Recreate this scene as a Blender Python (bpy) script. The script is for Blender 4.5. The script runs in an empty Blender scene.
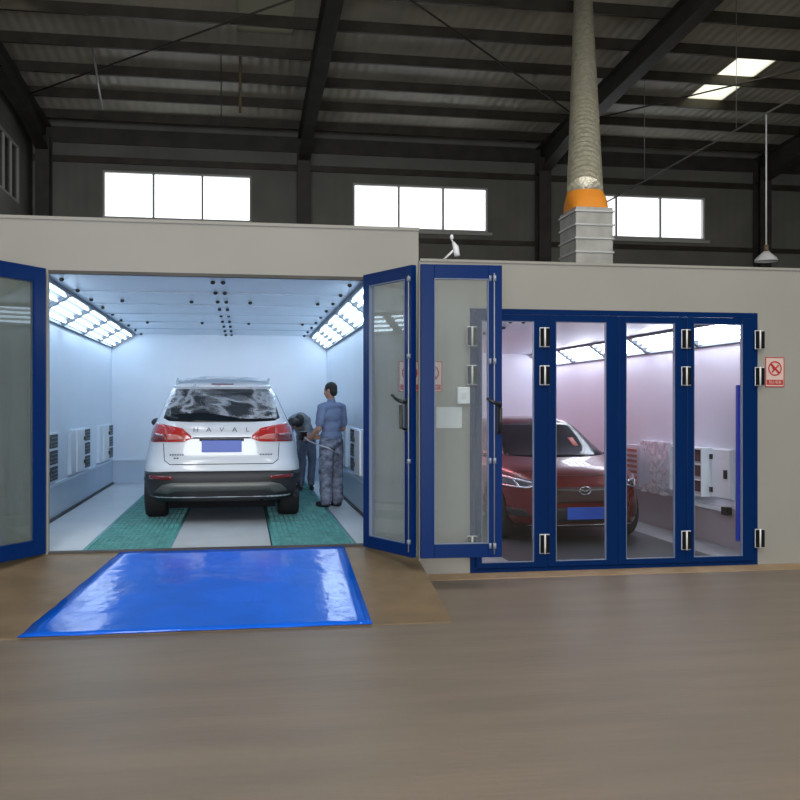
import bpy, bmesh, math, random
from math import sin, cos, pi, radians
from mathutils import Vector, Matrix, noise
from mathutils.bvhtree import BVHTree
from mathutils.geometry import delaunay_2d_cdt
random.seed(7)
SC = bpy.context.scene
COL = SC.collection

# ------------------------------------------------------------ helpers
def link(name, me, m=None, parent=None, smooth=False):
    o = bpy.data.objects.new(name, me)
    COL.objects.link(o)
    if m is not None:
        me.materials.clear(); me.materials.append(m)
    if smooth:
        for p in me.polygons: p.use_smooth = True
    if parent is not None: o.parent = parent
    return o

def obj(name, bm, m, parent=None, smooth=False, bevel=0):
    me = bpy.data.meshes.new(name)
    bmesh.ops.recalc_face_normals(bm, faces=bm.faces)
    bm.to_mesh(me); bm.free()
    o = link(name, me, m, parent, smooth)
    if bevel:
        b = o.modifiers.new('bevel', 'BEVEL'); b.width = bevel; b.segments = 2; b.limit_method = 'ANGLE'
    return o

def tag(o, label, cat, group=None):
    o['label'] = label; o['category'] = cat
    if group: o['group'] = group
    return o

def thing(name, label, cat, loc=(0, 0, 0), rz=0, group=None):
    o = bpy.data.objects.new(name, None); COL.objects.link(o)
    o.location = loc; o.rotation_euler = (0, 0, rz); o.empty_display_size = .1
    return tag(o, label, cat, group)

def struct(o):
    o['kind'] = 'structure'; return o

def copy_tree(o, parent=None):
    c = o.copy(); COL.objects.link(c)
    if parent: c.parent = parent
    for ch in list(o.children): copy_tree(ch, c)
    return c

def BM(): return bmesh.new()

def box(bm, x0, x1, y0, y1, z0, z1):
    v = [bm.verts.new((x, y, z)) for x in (x0, x1) for y in (y0, y1) for z in (z0, z1)]
    for f in ((0, 1, 3, 2), (4, 6, 7, 5), (0, 4, 5, 1), (2, 3, 7, 6), (0, 2, 6, 4), (1, 5, 7, 3)):
        bm.faces.new([v[i] for i in f])
    return bm

def prism(bm, pts, axis, a, b):
    """extrude polygon pts (2D) along axis from a to b. axis x:(y,z) y:(x,z) z:(x,y)"""
    def P(p, t):
        return (t, p[0], p[1]) if axis == 'x' else (p[0], t, p[1]) if axis == 'y' else (p[0], p[1], t)
    A = [bm.verts.new(P(p, a)) for p in pts]; B = [bm.verts.new(P(p, b)) for p in pts]
    bm.faces.new(A); bm.faces.new(B[::-1])
    n = len(pts)
    for i in range(n): bm.faces.new([A[i], A[(i+1) % n], B[(i+1) % n], B[i]])
    return bm

def frame_of(d):
    d = d.normalized()
    u = Vector((0, 0, 1)) if abs(d.z) < .95 else Vector((1, 0, 0))
    a = d.cross(u).normalized(); return a, d.cross(a).normalized()

def tube(bm, pts, r, seg=12, caps=True):
    pts = [Vector(p) for p in pts]; n = len(pts)
    rs = r if isinstance(r, (list, tuple)) else [r]*n
    rings = []
    a0 = None
    for i, p in enumerate(pts):
        d = (pts[min(i+1, n-1)] - pts[max(i-1, 0)])
        a, b = frame_of(d)
        rings.append([bm.verts.new(p + a*cos(2*pi*k/seg)*rs[i] + b*sin(2*pi*k/seg)*rs[i]) for k in range(seg)])
    for i in range(n-1):
        for k in range(seg):
            bm.faces.new([rings[i][k], rings[i][(k+1) % seg], rings[i+1][(k+1) % seg], rings[i+1][k]])
    if caps:
        bm.faces.new(rings[0]); bm.faces.new(rings[-1][::-1])
    return bm

def lathe(bm, prof, seg=24, M=None, cap=True):
    M = M or Matrix()
    rings = [[bm.verts.new(M @ Vector((r*cos(2*pi*k/seg), r*sin(2*pi*k/seg), z))) for k in range(seg)] for r, z in prof]
    for i in range(len(rings)-1):
        for k in range(seg):
            bm.faces.new([rings[i][k], rings[i][(k+1) % seg], rings[i+1][(k+1) % seg], rings[i+1][k]])
    if cap:
        bm.faces.new(rings[0][::-1]); bm.faces.new(rings[-1])
    return bm

def ellipsoid(bm, c, r, rot=None, seg=20, rg=12):
    M = Matrix.Translation(c) @ (rot.to_4x4() if rot else Matrix()) @ Matrix.Diagonal((r[0], r[1], r[2], 1))
    bmesh.ops.create_uvsphere(bm, u_segments=seg, v_segments=rg, radius=1, matrix=M)

def capsule(bm, p0, p1, r0, r1, flat=1.0, seg=14):
    p0, p1 = Vector(p0), Vector(p1); d = (p1-p0).normalized(); a, b = frame_of(d)
    rings = []
    for t in (-80, -55, -30, 0):
        t = radians(t); rings.append((p0 + d*r0*sin(t), r0*cos(t)))
    for t in (0, 30, 55, 80):
        t = radians(t); rings.append((p1 + d*r1*sin(t), r1*cos(t)))
    R = [[bm.verts.new(c + a*cos(2*pi*k/seg)*r + b*sin(2*pi*k/seg)*r*flat) for k in range(seg)] for c, r in rings]
    for i in range(len(R)-1):
        for k in range(seg): bm.faces.new([R[i][k], R[i][(k+1) % seg], R[i+1][(k+1) % seg], R[i+1][k]])
    bm.faces.new(R[0][::-1]); bm.faces.new(R[-1])

def apply_mods(o):
    dg = bpy.context.evaluated_depsgraph_get(); dg.update()
    me = bpy.data.meshes.new_from_object(o.evaluated_get(dg))
    o.modifiers.clear(); old = o.data; o.data = me
    return o

def remeshed(name, bm, voxel, m, parent, smooth_it=4, wrinkle=0, wscale=12, cut=None):
    o = obj(name, bm, m)
    r = o.modifiers.new('r', 'REMESH'); r.mode = 'VOXEL'; r.voxel_size = voxel
    s = o.modifiers.new('s', 'SMOOTH'); s.iterations = smooth_it; s.factor = .5
    apply_mods(o)
    me = o.data
    if wrinkle:
        for v in me.vertices:
            p = v.co
            n = noise.noise(Vector((p.x*wscale*.7, p.y*wscale*.7, p.z*wscale*1.6))) + .5*noise.noise(p*wscale*2.3)
            v.co = p + v.normal*n*wrinkle
    for p in me.polygons: p.use_smooth = True
    me.materials.clear(); me.materials.append(m)
    o.parent = parent
    return o

def text_mesh(name, body, size, m, parent, M, extrude=.002, sx=1.0, spacing=1.0):
    c = bpy.data.curves.new(name, 'FONT'); c.body = body; c.size = size; c.extrude = extrude
    c.align_x = 'CENTER'; c.align_y = 'CENTER'; c.space_character = spacing
    t = bpy.data.objects.new(name, c); COL.objects.link(t)
    dg = bpy.context.evaluated_depsgraph_get(); dg.update()
    me = bpy.data.meshes.new_from_object(t.evaluated_get(dg))
    bpy.data.objects.remove(t)
    me.transform(M @ Matrix.Diagonal((sx, 1, 1, 1)))
    return link(name, me, m, parent)

# ------------------------------------------------------------ materials
def mat(name, color=(.5, .5, .5), rough=.5, metal=0, var=0, vscale=4, bump=0, bscale=30, coat=0, emit=None, es=0, color2=None, spec=.5, stretch=(1, 1, 1)):
    m = bpy.data.materials.new(name); m.use_nodes = True
    nt = m.node_tree; b = nt.nodes['Principled BSDF']
    b.inputs['Base Color'].default_value = (*color, 1)
    b.inputs['Roughness'].default_value = rough; b.inputs['Metallic'].default_value = metal
    b.inputs['Coat Weight'].default_value = coat; b.inputs['Coat Roughness'].default_value = .05
    b.inputs['Specular IOR Level'].default_value = spec
    if emit: b.inputs['Emission Color'].default_value = (*emit, 1); b.inputs['Emission Strength'].default_value = es
    if var or bump:
        tc = nt.nodes.new('ShaderNodeTexCoord'); mp = nt.nodes.new('ShaderNodeMapping')
        mp.inputs['Scale'].default_value = stretch
        nt.links.new(tc.outputs['Object'], mp.inputs['Vector'])
    if var:
        n = nt.nodes.new('ShaderNodeTexNoise'); n.inputs['Scale'].default_value = vscale; n.inputs['Detail'].default_value = 5
        r = nt.nodes.new('ShaderNodeValToRGB')
        c2 = color2 or tuple(max(0, c*(1-var)) for c in color)
        r.color_ramp.elements[0].position = .35; r.color_ramp.elements[1].position = .65
        r.color_ramp.elements[0].color = (*c2, 1); r.color_ramp.elements[1].color = (*color, 1)
        nt.links.new(mp.outputs[0], n.inputs['Vector']); nt.links.new(n.outputs['Fac'], r.inputs['Fac'])
        nt.links.new(r.outputs['Color'], b.inputs['Base Color'])
    if bump:
        n2 = nt.nodes.new('ShaderNodeTexNoise'); n2.inputs['Scale'].default_value = bscale; n2.inputs['Detail'].default_value = 3
        bp = nt.nodes.new('ShaderNodeBump'); bp.inputs['Strength'].default_value = bump; bp.inputs['Distance'].default_value = .02
        nt.links.new(mp.outputs[0], n2.inputs['Vector']); nt.links.new(n2.outputs['Fac'], bp.inputs['Height'])
        nt.links.new(bp.outputs[0], b.inputs['Normal'])
    return m

def glass(name, tint=(1, 1, 1), haze=0, hazecol=(.6, .63, .63), rough=0.0, fres=1.45, streak=False):
    m = bpy.data.materials.new(name); m.use_nodes = True; nt = m.node_tree
    for n in list(nt.nodes): nt.nodes.remove(n)
    out = nt.nodes.new('ShaderNodeOutputMaterial')
    t = nt.nodes.new('ShaderNodeBsdfTransparent'); t.inputs[0].default_value = (*tint, 1)
    g = nt.nodes.new('ShaderNodeBsdfGlossy'); g.inputs['Roughness'].default_value = rough
    f = nt.nodes.new('ShaderNodeFresnel')
    ge = nt.nodes.new('ShaderNodeNewGeometry'); io = nt.nodes.new('ShaderNodeMapRange')
    io.inputs['To Min'].default_value = fres; io.inputs['To Max'].default_value = 1/fres
    nt.links.new(ge.outputs['Backfacing'], io.inputs['Value']); nt.links.new(io.outputs[0], f.inputs['IOR'])
    a = t
    if haze:
        d = nt.nodes.new('ShaderNodeBsdfDiffuse'); d.inputs[0].default_value = (*hazecol, 1)
        mx = nt.nodes.new('ShaderNodeMixShader'); mx.inputs[0].default_value = haze
        nt.links.new(t.outputs[0], mx.inputs[1]); nt.links.new(d.outputs[0], mx.inputs[2])
        if streak:
            tc = nt.nodes.new('ShaderNodeTexCoord'); mp = nt.nodes.new('ShaderNodeMapping'); mp.inputs['Scale'].default_value = (5, 5, .5)
            n = nt.nodes.new('ShaderNodeTexNoise'); n.inputs['Scale'].default_value = 2.5
            mr = nt.nodes.new('ShaderNodeMapRange'); mr.inputs['To Min'].default_value = haze*.6; mr.inputs['To Max'].default_value = haze*1.4
            nt.links.new(tc.outputs['Object'], mp.inputs[0]); nt.links.new(mp.outputs[0], n.inputs['Vector'])
            nt.links.new(n.outputs['Fac'], mr.inputs['Value']); nt.links.new(mr.outputs[0], mx.inputs[0])
        a = mx
    m2 = nt.nodes.new('ShaderNodeMixShader')
    nt.links.new(f.outputs[0], m2.inputs[0]); nt.links.new(a.outputs[0], m2.inputs[1]); nt.links.new(g.outputs[0], m2.inputs[2])
    nt.links.new(m2.outputs[0], out.inputs['Surface'])
    return m

def emis(name, col, s):
    m = bpy.data.materials.new(name); m.use_nodes = True; nt = m.node_tree
    for n in list(nt.nodes): nt.nodes.remove(n)
    out = nt.nodes.new('ShaderNodeOutputMaterial'); e = nt.nodes.new('ShaderNodeEmission')
    e.inputs[0].default_value = (*col, 1); e.inputs[1].default_value = s
    nt.links.new(e.outputs[0], out.inputs[0]); return m

def ribbed(name, color, axis, period, rough=.6, strength=.6, metal=0, dark=.75):
    """profiled sheet metal: ribs as bump plus seams"""
    m = mat(name, color, rough, metal); nt = m.node_tree; b = nt.nodes['Principled BSDF']
    tc = nt.nodes.new('ShaderNodeTexCoord'); w = nt.nodes.new('ShaderNodeTexWave')
    w.wave_type = 'BANDS'; w.bands_direction = axis; w.wave_profile = 'SIN'; w.inputs['Scale'].default_value = .314/period
    bp = nt.nodes.new('ShaderNodeBump'); bp.inputs['Strength'].default_value = strength; bp.inputs['Distance'].default_value = .04
    nt.links.new(tc.outputs['Object'], w.inputs['Vector']); nt.links.new(w.outputs['Fac'], bp.inputs['Height'])
    nt.links.new(bp.outputs[0], b.inputs['Normal'])
    n = nt.nodes.new('ShaderNodeTexNoise'); n.inputs['Scale'].default_value = .8
    r = nt.nodes.new('ShaderNodeValToRGB'); r.color_ramp.elements[0].position = .35; r.color_ramp.elements[1].position = .65
    r.color_ramp.elements[0].color = (*[c*dark for c in color], 1); r.color_ramp.elements[1].color = (*color, 1)
    nt.links.new(tc.outputs['Object'], n.inputs['Vector']); nt.links.new(n.outputs['Fac'], r.inputs[0]); nt.links.new(r.outputs[0], b.inputs['Base Color'])
    return m

def film(name, base, amt=.45):
    """thin crumpled plastic film"""
    m = bpy.data.materials.new(name); m.use_nodes = True; nt = m.node_tree
    for n in list(nt.nodes): nt.nodes.remove(n)
    out = nt.nodes.new('ShaderNodeOutputMaterial')
    t = nt.nodes.new('ShaderNodeBsdfTransparent'); d = nt.nodes.new('ShaderNodeBsdfPrincipled')
    d.inputs['Base Color'].default_value = (*base, 1); d.inputs['Roughness'].default_value = .18
    tc = nt.nodes.new('ShaderNodeTexCoord'); n = nt.nodes.new('ShaderNodeTexNoise'); n.inputs['Scale'].default_value = 1.6
    n.inputs['Distortion'].default_value = 1.0; n.inputs['Detail'].default_value = 4
    r = nt.nodes.new('ShaderNodeValToRGB')
    e = r.color_ramp.elements; e[0].position = .40; e[0].color = (amt*.12,)*3+(1,); e[1].position = .56; e[1].color = (amt*.15,)*3+(1,)
    k = e.new(.49); k.color = (amt*1.6,)*3+(1,)
    bp = nt.nodes.new('ShaderNodeBump'); bp.inputs['Strength'].default_value = .8; bp.inputs['Distance'].default_value = .05
    mx = nt.nodes.new('ShaderNodeMixShader')
    nt.links.new(tc.outputs['Object'], n.inputs['Vector']); nt.links.new(n.outputs['Fac'], r.inputs[0]); nt.links.new(r.outputs[0], mx.inputs[0])
    nt.links.new(n.outputs['Fac'], bp.inputs['Height']); nt.links.new(bp.outputs[0], d.inputs['Normal'])
    nt.links.new(t.outputs[0], mx.inputs[1]); nt.links.new(d.outputs[0], mx.inputs[2]); nt.links.new(mx.outputs[0], out.inputs[0])
    return m

M = {}
M['facade'] = mat('facade_panel', (.30, .292, .265), .5, spec=.3, var=.06, vscale=1.2)
M['booth'] = mat('booth_panel', (.66, .74, .84), .28, var=.04, vscale=1.5)
M['booth_pink'] = mat('booth_panel_white', (.74, .75, .83), .3, var=.04, vscale=1.5)
M['booth_low'] = mat('booth_plinth', (.42, .52, .64), .3, var=.08, vscale=1.5)  # grey plinth; darker reflected tone of the lower wall put into its colour
M['booth_floor'] = mat('booth_floor_steel', (.62, .66, .70), .3, var=.1, vscale=2)
M['blue'] = mat('blue_paint', (.0015, .021, .115), .3, spec=.12)
M['bluedk'] = mat('navy_blue_paint', (.001, .018, .09), .32, spec=.10)
M['alu'] = mat('aluminium', (.55, .56, .58), .4, .6)
M['bead'] = mat('grey_bead', (.16, .20, .30), .5)
M['matt'] = mat('matt_black', (.008, .008, .009), .9, spec=.1)
M['rodm'] = mat('dull_rod_metal', (.30, .33, .40), .5, .3)
M['pin'] = mat('pale_metal_pin', (.8, .8, .8), .35)
M['steel'] = mat('galvanised_steel', (.42, .42, .40), .45, .5, var=.25, vscale=6)
M['black'] = mat('black_plastic', (.012, .012, .014), .35)
M['rubber'] = mat('black_rubber', (.018, .018, .02), .75)
M['white'] = mat('white_paint', (.8, .82, .85), .35)
M['floor'] = mat('epoxy_floor', (.205, .168, .132), .48, spec=.3, var=.22, vscale=1.3, bump=.12, bscale=9, stretch=(.5, 2.6, 1), color2=(.17, .14, .115))
M['foot_reflection'] = mat('orange_foot_reflection', (.36, .25, .15), .6, var=.2, vscale=4)  # orange reflected at the booth foot, put into a strip's colour
M['ramp'] = mat('brown_steel_plate', (.20, .145, .088), .5, spec=.3, var=.25, vscale=3, bump=.1, bscale=12)
M['mat_blue'] = mat('blue_film', (.004, .13, .80), .12, bump=.32, bscale=4, var=.2, vscale=2, spec=.28)
M['hallwall'] = ribbed('hall_wall_sheet', (.19, .187, .165), 'X', .25, .6, .12)
M['roof'] = ribbed('roof_sheet', (.60, .575, .48), 'X', .22, .5, .35)
M['beam'] = mat('dark_steel_beam', (.055, .05, .042), .55, .1, var=.4, vscale=2)
M['purlin'] = mat('galvanised_purlin', (.06, .052, .038), .5, .3, var=.4, vscale=2)
M['glass'] = glass('clear_glass', (.93, .96, .97))
M['glass_dirty'] = glass('dusty_glass', (.90, .94, .95), .13, (.45, .49, .49), streak=True, fres=1.35)
M['glass_clear2'] = glass('slightly_dusty_glass', (.92, .95, .96), .12, (.45, .48, .48), streak=True, fres=1.22)
M['glass_left'] = glass('dark_dusty_glass', (.72, .78, .78), .22, (.30, .34, .33), streak=True, fres=1.35)
M['glass_dim'] = glass('dim_window', (.05, .055, .05), .5, (.16, .16, .15))
M['hallglass'] = glass('window_glass', (1, 1, 1), .04, (.8, .8, .8))
M['tube'] = emis('fluorescent_tube', (.66, .84, 1.0), 10)
M['tube_b'] = emis('fluorescent_tube_cool', (.86, .88, 1.0), 14)
M['tube_pink_fill'] = emis('added_rosy_tube', (1.0, .40, .47), 22)  # made-up rosy tint, added to turn the right booth walls pink
M['reflector'] = mat('lamp_reflector', (.50, .52, .55), .4)
M['lampframe'] = mat('grey_lamp_frame', (.16, .19, .23), .5)
M['grate'] = mat('teal_grate', (.09, .36, .37), .5, var=.3, vscale=8)
M['filter'] = mat('green_filter_mat', (.26, .66, .64), .9, var=.3, vscale=9)
M['filter_dark'] = mat('dark_teal_filter', (.025, .13, .14), .9, var=.3, vscale=9)
M['carwhite'] = mat('pearl_white_car_paint', (.66, .69, .74), .28, coat=.6)
M['carred'] = mat('dark_red_car_paint', (.13, .008, .006), .25, .3, coat=.45)
M['carglass'] = mat('dark_car_glass', (.008, .011, .015), .1, spec=.22)
M['clad'] = mat('grey_black_cladding', (.02, .021, .024), .5)
M['skid'] = mat('satin_silver_trim', (.13, .135, .13), .45, .5)
M['letter'] = mat('dark_chrome_letter', (.06, .08, .13), .4, .3)
M['chrome'] = mat('chrome', (.8, .8, .82), .12, 1)
M['tail'] = mat('red_lamp_lens', (.42, .012, .010), .15, coat=1, emit=(1, .05, .03), es=.03)
M['taildk'] = mat('dark_red_lens', (.16, .010, .012), .2, coat=1)
M['taillt'] = mat('pale_lamp_lens', (.62, .20, .17), .2, coat=1)
M['plate'] = mat('blue_number_plate', (.03, .09, .48), .35)
M['film'] = film('masking_film', (.75, .8, .88), .30)
M['film2'] = film('hanging_film', (.85, .75, .78), .5)
M['skin'] = mat('skin', (.36, .19, .13), .5)
M['skin2'] = mat('skin_tone', (.33, .18, .13), .5)
M['hair'] = mat('black_hair', (.012, .011, .012), .7, bump=.5, bscale=120)
M['shirt'] = mat('blue_grey_shirt', (.17, .22, .36), .85, var=.2, vscale=6)
M['trous'] = mat('mottled_work_trousers', (.26, .29, .40), .9, var=.7, vscale=10, stretch=(1, 1, 1.6))
M['shirt2'] = mat('grey_shirt', (.22, .24, .27), .85, var=.3, vscale=9)
M['trous2'] = mat('dark_trousers', (.15, .18, .26), .9, var=.3, vscale=9)
M['shoe'] = mat('dark_shoe', (.02, .02, .025), .6)
M['orange'] = mat('orange_fabric', (.75, .26, .02), .6, bump=.3, bscale=14)
M['foil'] = mat('crinkled_foil_duct', (.66, .63, .50), .35, .45, bump=.6, bscale=25, var=.3, vscale=14)
M['signwhite'] = mat('pinkish_sign_board', (.62, .46, .42), .5)
M['signred'] = mat('sign_red', (.42, .02, .02), .5)
M['paper'] = mat('paper', (.66, .67, .68), .7)
M['skylight'] = None
def translucent(name, col, tr):
    m = bpy.data.materials.new(name); m.use_nodes = True; nt = m.node_tree
    for n in list(nt.nodes): nt.nodes.remove(n)
    out = nt.nodes.new('ShaderNodeOutputMaterial'); a = nt.nodes.new('ShaderNodeBsdfTranslucent'); a.inputs[0].default_value = (*col, 1)
    t = nt.nodes.new('ShaderNodeBsdfTransparent'); t.inputs[0].default_value = (*col, 1)
    mx = nt.nodes.new('ShaderNodeMixShader'); mx.inputs[0].default_value = tr
    nt.links.new(a.outputs[0], mx.inputs[1]); nt.links.new(t.outputs[0], mx.inputs[2]); nt.links.new(mx.outputs[0], out.inputs[0]); return m
M['skylight'] = translucent('translucent_roof_sheet', (.85, .83, .72), .25)
M['skydim'] = translucent('weathered_roof_sheet', (.16, .155, .13), .25)
M['vent_in'] = mat('dark_louvre', (.012, .013, .016), .5)
M['rust_in'] = mat('dark_brown_recess', (.10, .055, .05), .6)
M['rosy'] = mat('rosy_slats', (.50, .16, .13), .5)

# ------------------------------------------------------------ hall shell
LX, RX, BY, RY = -5.25, 17.5, 25.0, -8.0
def roofz(y): return 8.95 + .05*(BY-y)
bm = BM(); box(bm, LX-.3, RX+.3, RY-.3, BY+.3, -.2, 0); struct(obj('floor', bm, M['floor']))

WIN = [(-3.55, .22, 6.47, 7.70), (2.90, 6.62, 6.40, 7.62), (9.0, 13.0, 6.37, 7.58)]
bm = BM()
xs = LX-.3
for (a, b, z0, z1) in WIN:
    box(bm, xs, a, BY, BY+.25, 0, 10.5); box(bm, a, b, BY, BY+.25, 0, z0); box(bm, a, b, BY, BY+.25, z1, 10.5); xs = b
box(bm, xs, RX+.3, BY, BY+.25, 0, 10.5)
struct(obj('wall_back', bm, M['hallwall']))
M['wframe'] = mat('window_frame_pvc', (.45, .45, .43), .5)
for i, (a, b, z0, z1) in enumerate(WIN):
    bm = BM(); t = .05
    box(bm, a, b, BY+.02, BY+.12, z0, z0+t); box(bm, a, b, BY+.02, BY+.12, z1-t, z1)
    n = 3
    for k in range(n+1):
        x = a+t/2+(b-a-t)*k/n; box(bm, x-t/2, x+t/2, BY+.02, BY+.12, z0+t, z1-t)
    f = struct(obj('window_%d' % (i+1), bm, M['wframe']))
    bm = BM(); box(bm, a+t, b-t, BY+.06, BY+.066, z0+t, z1-t); obj('pane', bm, M['hallglass'], f)
    bm = BM(); box(bm, a-.1, b+.1, BY-.08, BY+.02, z0-.10, z0-.02); obj('window_sill', bm, M['wframe'], f)
# side walls
bm = BM(); box(bm, LX-.25, LX, RY, 15.5, 0, 11); box(bm, LX-.25, LX, 23.6, BY, 0, 11); box(bm, LX-.25, LX, 15.5, 23.6, 0, 6.45); box(bm, LX-.25, LX, 15.5, 23.6, 7.85, 11)
struct(obj('wall_left', bm, M['hallwall']))
bm = BM()
box(bm, LX-.12, LX-.02, 15.5, 23.6, 6.45, 6.52); box(bm, LX-.12, LX-.02, 15.5, 23.6, 7.78, 7.85)
for k in range(13):
    y = 15.5+.03+(8.04)*k/12; box(bm, LX-.12, LX-.02, y-.03, y+.03, 6.52, 7.78)
f = struct(obj('window_4', bm, M['wframe']))
bm = BM(); box(bm, LX-.07, LX-.06, 15.5, 23.6, 6.52, 7.78); obj('pane', bm, M['glass_dim'], f)
bm = BM(); box(bm, RX, RX+.25, RY, BY, 0, 11); struct(obj('wall_right', bm, M['hallwall']))
# front wall behind the viewer, with an open roller-door bay and a window band
bm = BM()
DX0, DX1, DZ = -4.9, 2.6, 4.8
box(bm, LX-.3, DX0, RY-.25, RY, 0, 11); box(bm, DX1, RX+.3, RY-.25, RY, 0, 11)
box(bm, DX0, DX1, RY-.25, RY, DZ, 5.2); box(bm, DX0, DX1, RY-.25, RY, 6.6, 11)
box(bm, DX0, -4.0, RY-.25, RY, 5.2, 6.6)
struct(obj('wall_front', bm, M['hallwall']))
bm = BM()
for k in range(6):
    x = -3.97+6.54*k/5; box(bm, x-.03, x+.03, RY-.12, RY-.04, 5.25, 6.55)
box(bm, -4, 2.6, RY-.12, RY-.04, 5.2, 5.25); box(bm, -4, 2.6, RY-.12, RY-.04, 6.55, 6.6)
f = struct(obj('window_5', bm, M['wframe']))
bm = BM(); box(bm, -4, 2.6, RY-.08, RY-.075, 5.25, 6.55); obj('pane', bm, M['hallglass'], f)

# roof with translucent sheets
SKY = [(10.65, 11.55, 18.7, 21.4, 'skylight'), (-2.4, -1.4, -6, 6, 'skylight'), (4.3, 5.3, -6, 6, 'skylight'), (10.8, 11.8, -6, 6, 'skylight'), (-.12, 1.0, 17.75, 19.3, 'skydim'), (-4.75, -4.0, 16.2, 18.3, 'skylight'), (3.6, 4.5, 16.4, 17.4, 'skydim')]  # the three long strips behind the viewer are unseen, added to brighten the hall
def roofcell(bm, x0, x1, y0, y1):
    v = []
    for (x, y) in ((x0, y0), (x1, y0), (x1, y1), (x0, y1)):
        v.append((bm.verts.new((x, y, roofz(y))), bm.verts.new((x, y, roofz(y)+.06))))
    bm.faces.new([p[0] for p in v]); bm.faces.new([p[1] for p in v][::-1])
    for i in range(4): bm.faces.new([v[i][0], v[(i+1) % 4][0], v[(i+1) % 4][1], v[i][1]])
xc = sorted({LX-.3, RX+.3} | {s[0] for s in SKY} | {s[1] for s in SKY})
yc = sorted({RY-.3, BY+.3} | {s[2] for s in SKY} | {s[3] for s in SKY})
bm = BM()
for i in range(len(xc)-1):
    for j in range(len(yc)-1):
        cx, cy = (xc[i]+xc[i+1])/2, (yc[j]+yc[j+1])/2
        if any(s[0] < cx < s[1] and s[2] < cy < s[3] for s in SKY): continue
        roofcell(bm, xc[i], xc[i+1], yc[j], yc[j+1])
struct(obj('ceiling', bm, M['roof']))
for i, s in enumerate(SKY):
    bm = BM(); roofcell(bm, s[0], s[1], s[2], s[3]); struct(obj('window_%d' % (6+i), bm, M[s[4]]))

# purlins
first = None
for k in range(12):
    y = 24.3-1.45*k; z = roofz(y)
    if first is None:
        bm = BM()
        prism(bm, [(-.035, 0), (.035, 0), (.035, -.02), (-.015, -.02), (-.015, -.20), (.035, -.20), (.035, -.22), (-.035, -.22)], 'x', LX+.01, RX-.01)
        o = first = obj('roof_purlin', bm, M['purlin'])
    else: o = first.copy(); COL.objects.link(o)
    o.location = (0, y, z-.002)
    tag(o, 'long dark steel purlin running crosswise under the hall roof sheets', 'roof purlin', 'purlins under the hall roof')
# columns and rafters
CX = [-4.93, 1.57, 8.1, 14.6]
cn = ['dark steel column in the left back corner of the hall', 'dark steel column between the left and middle high windows', 'dark steel column between the middle window and the foil duct', 'dark steel column right of the rightmost high window']
rn = ['sloping dark roof rafter above the hall left wall', 'dark roof rafter left of the middle, ending between two high windows', 'wide dark roof rafter crossing behind the foil duct', 'dark roof rafter at the right above the pendant lamp']
for i, x in enumerate(CX):
    bm = BM(); w = .17
    box(bm, -w, w, -.2, -.18, 0, 8.4); box(bm, -w, w, .18, .2, 0, 8.4); box(bm, -.01, .01, -.18, .18, 0, 8.4)
    tag(obj('steel_column', bm, M['beam']), cn[i], 'steel column', 'columns of the hall frame').location = (x, BY-.27, 0)
    bm = BM(); ya, yb = 4.0, BY-.06
    zt = lambda y: roofz(y)-.225
    def seg(x0, x1, f0, f1):
        pts = [(ya, zt(ya)+f0), (yb, zt(yb)+f0), (yb, zt(yb)+f1-(.0 if f1 > -.1 else .25)), (yb-2.5, zt(yb-2.5)+f1), (ya, zt(ya)+f1)]
        prism(bm, pts, 'x', x0, x1)
    seg(-.01, .01, 0, -.5)
    prism(bm, [(ya, zt(ya)), (yb, zt(yb)), (yb, zt(yb)-.02), (ya, zt(ya)-.02)], 'x', -.15, .15)
    prism(bm, [(ya, zt(ya)-.48), (yb-2.5, zt(yb-2.5)-.48), (yb, zt(yb)-.73), (yb, zt(yb)-.75), (yb-2.5, zt(yb-2.5)-.5), (ya, zt(ya)-.5)], 'x', -.15, .15)
    tag(obj('roof_rafter', bm, M['beam']), rn[i], 'roof rafter', 'rafters of the hall frame').location = (x, 0, 0)
# wall rails on the back wall (girts) and eave beam
bm = BM(); box(bm, LX+.01, RX-.01, BY-.065, BY-.005, 7.86, 8.02); box(bm, LX+.01, RX-.01, BY-.065, BY-.005, 6.05, 6.18); struct(obj('trim_1', bm, M['purlin']))
bm = BM(); box(bm, LX+.01, RX-.01, BY-.055, BY-.005, 8.35, 8.75); struct(obj('trim_2', bm, M['beam']))
# bracing rods
def rod(p0, p1, r, label, m='beam', grp=None, name='brace_rod'):
    bm = BM(); tube(bm, [p0, p1], r, 8); tag(obj(name, bm, M[m], smooth=True), label, 'roof rod', grp)
for (x0, y0, x1, y1, lab) in ((1.75, 15.5, 7.9, 21.9, 'thin diagonal roof brace rod falling towards the foil duct'),
                              (-4.8, 22.5, 1.4, 16.6, 'thin diagonal roof brace rod at the hall left side'), (8.3, 22.5, 14.4, 16.0, 'thin diagonal roof brace rod above the pendant lamp')):
    rod((x0, y0, roofz(y0)-.32), (x1, y1, roofz(y1)-.32), .02, lab)
rod((-3.1, 20.4, roofz(20.4)-.02), (-2.9, 20.4, 7.86), .022, 'short tilted pale rod hanging under the left roof bay', 'alu', name='hanging_rod')
rod((-.06, 20.2, roofz(20.2)-.02), (-.06, 20.2, 7.87), .03, 'upright brown pipe hanging under the roof, left of two', 'ramp', name='hanging_rod')
rod((-.46, 20.4, roofz(20.4)-.02), (-.46, 20.4, 7.64), .012, 'thin upright wire beside the brown hanging pipe', name='hanging_rod')
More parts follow.
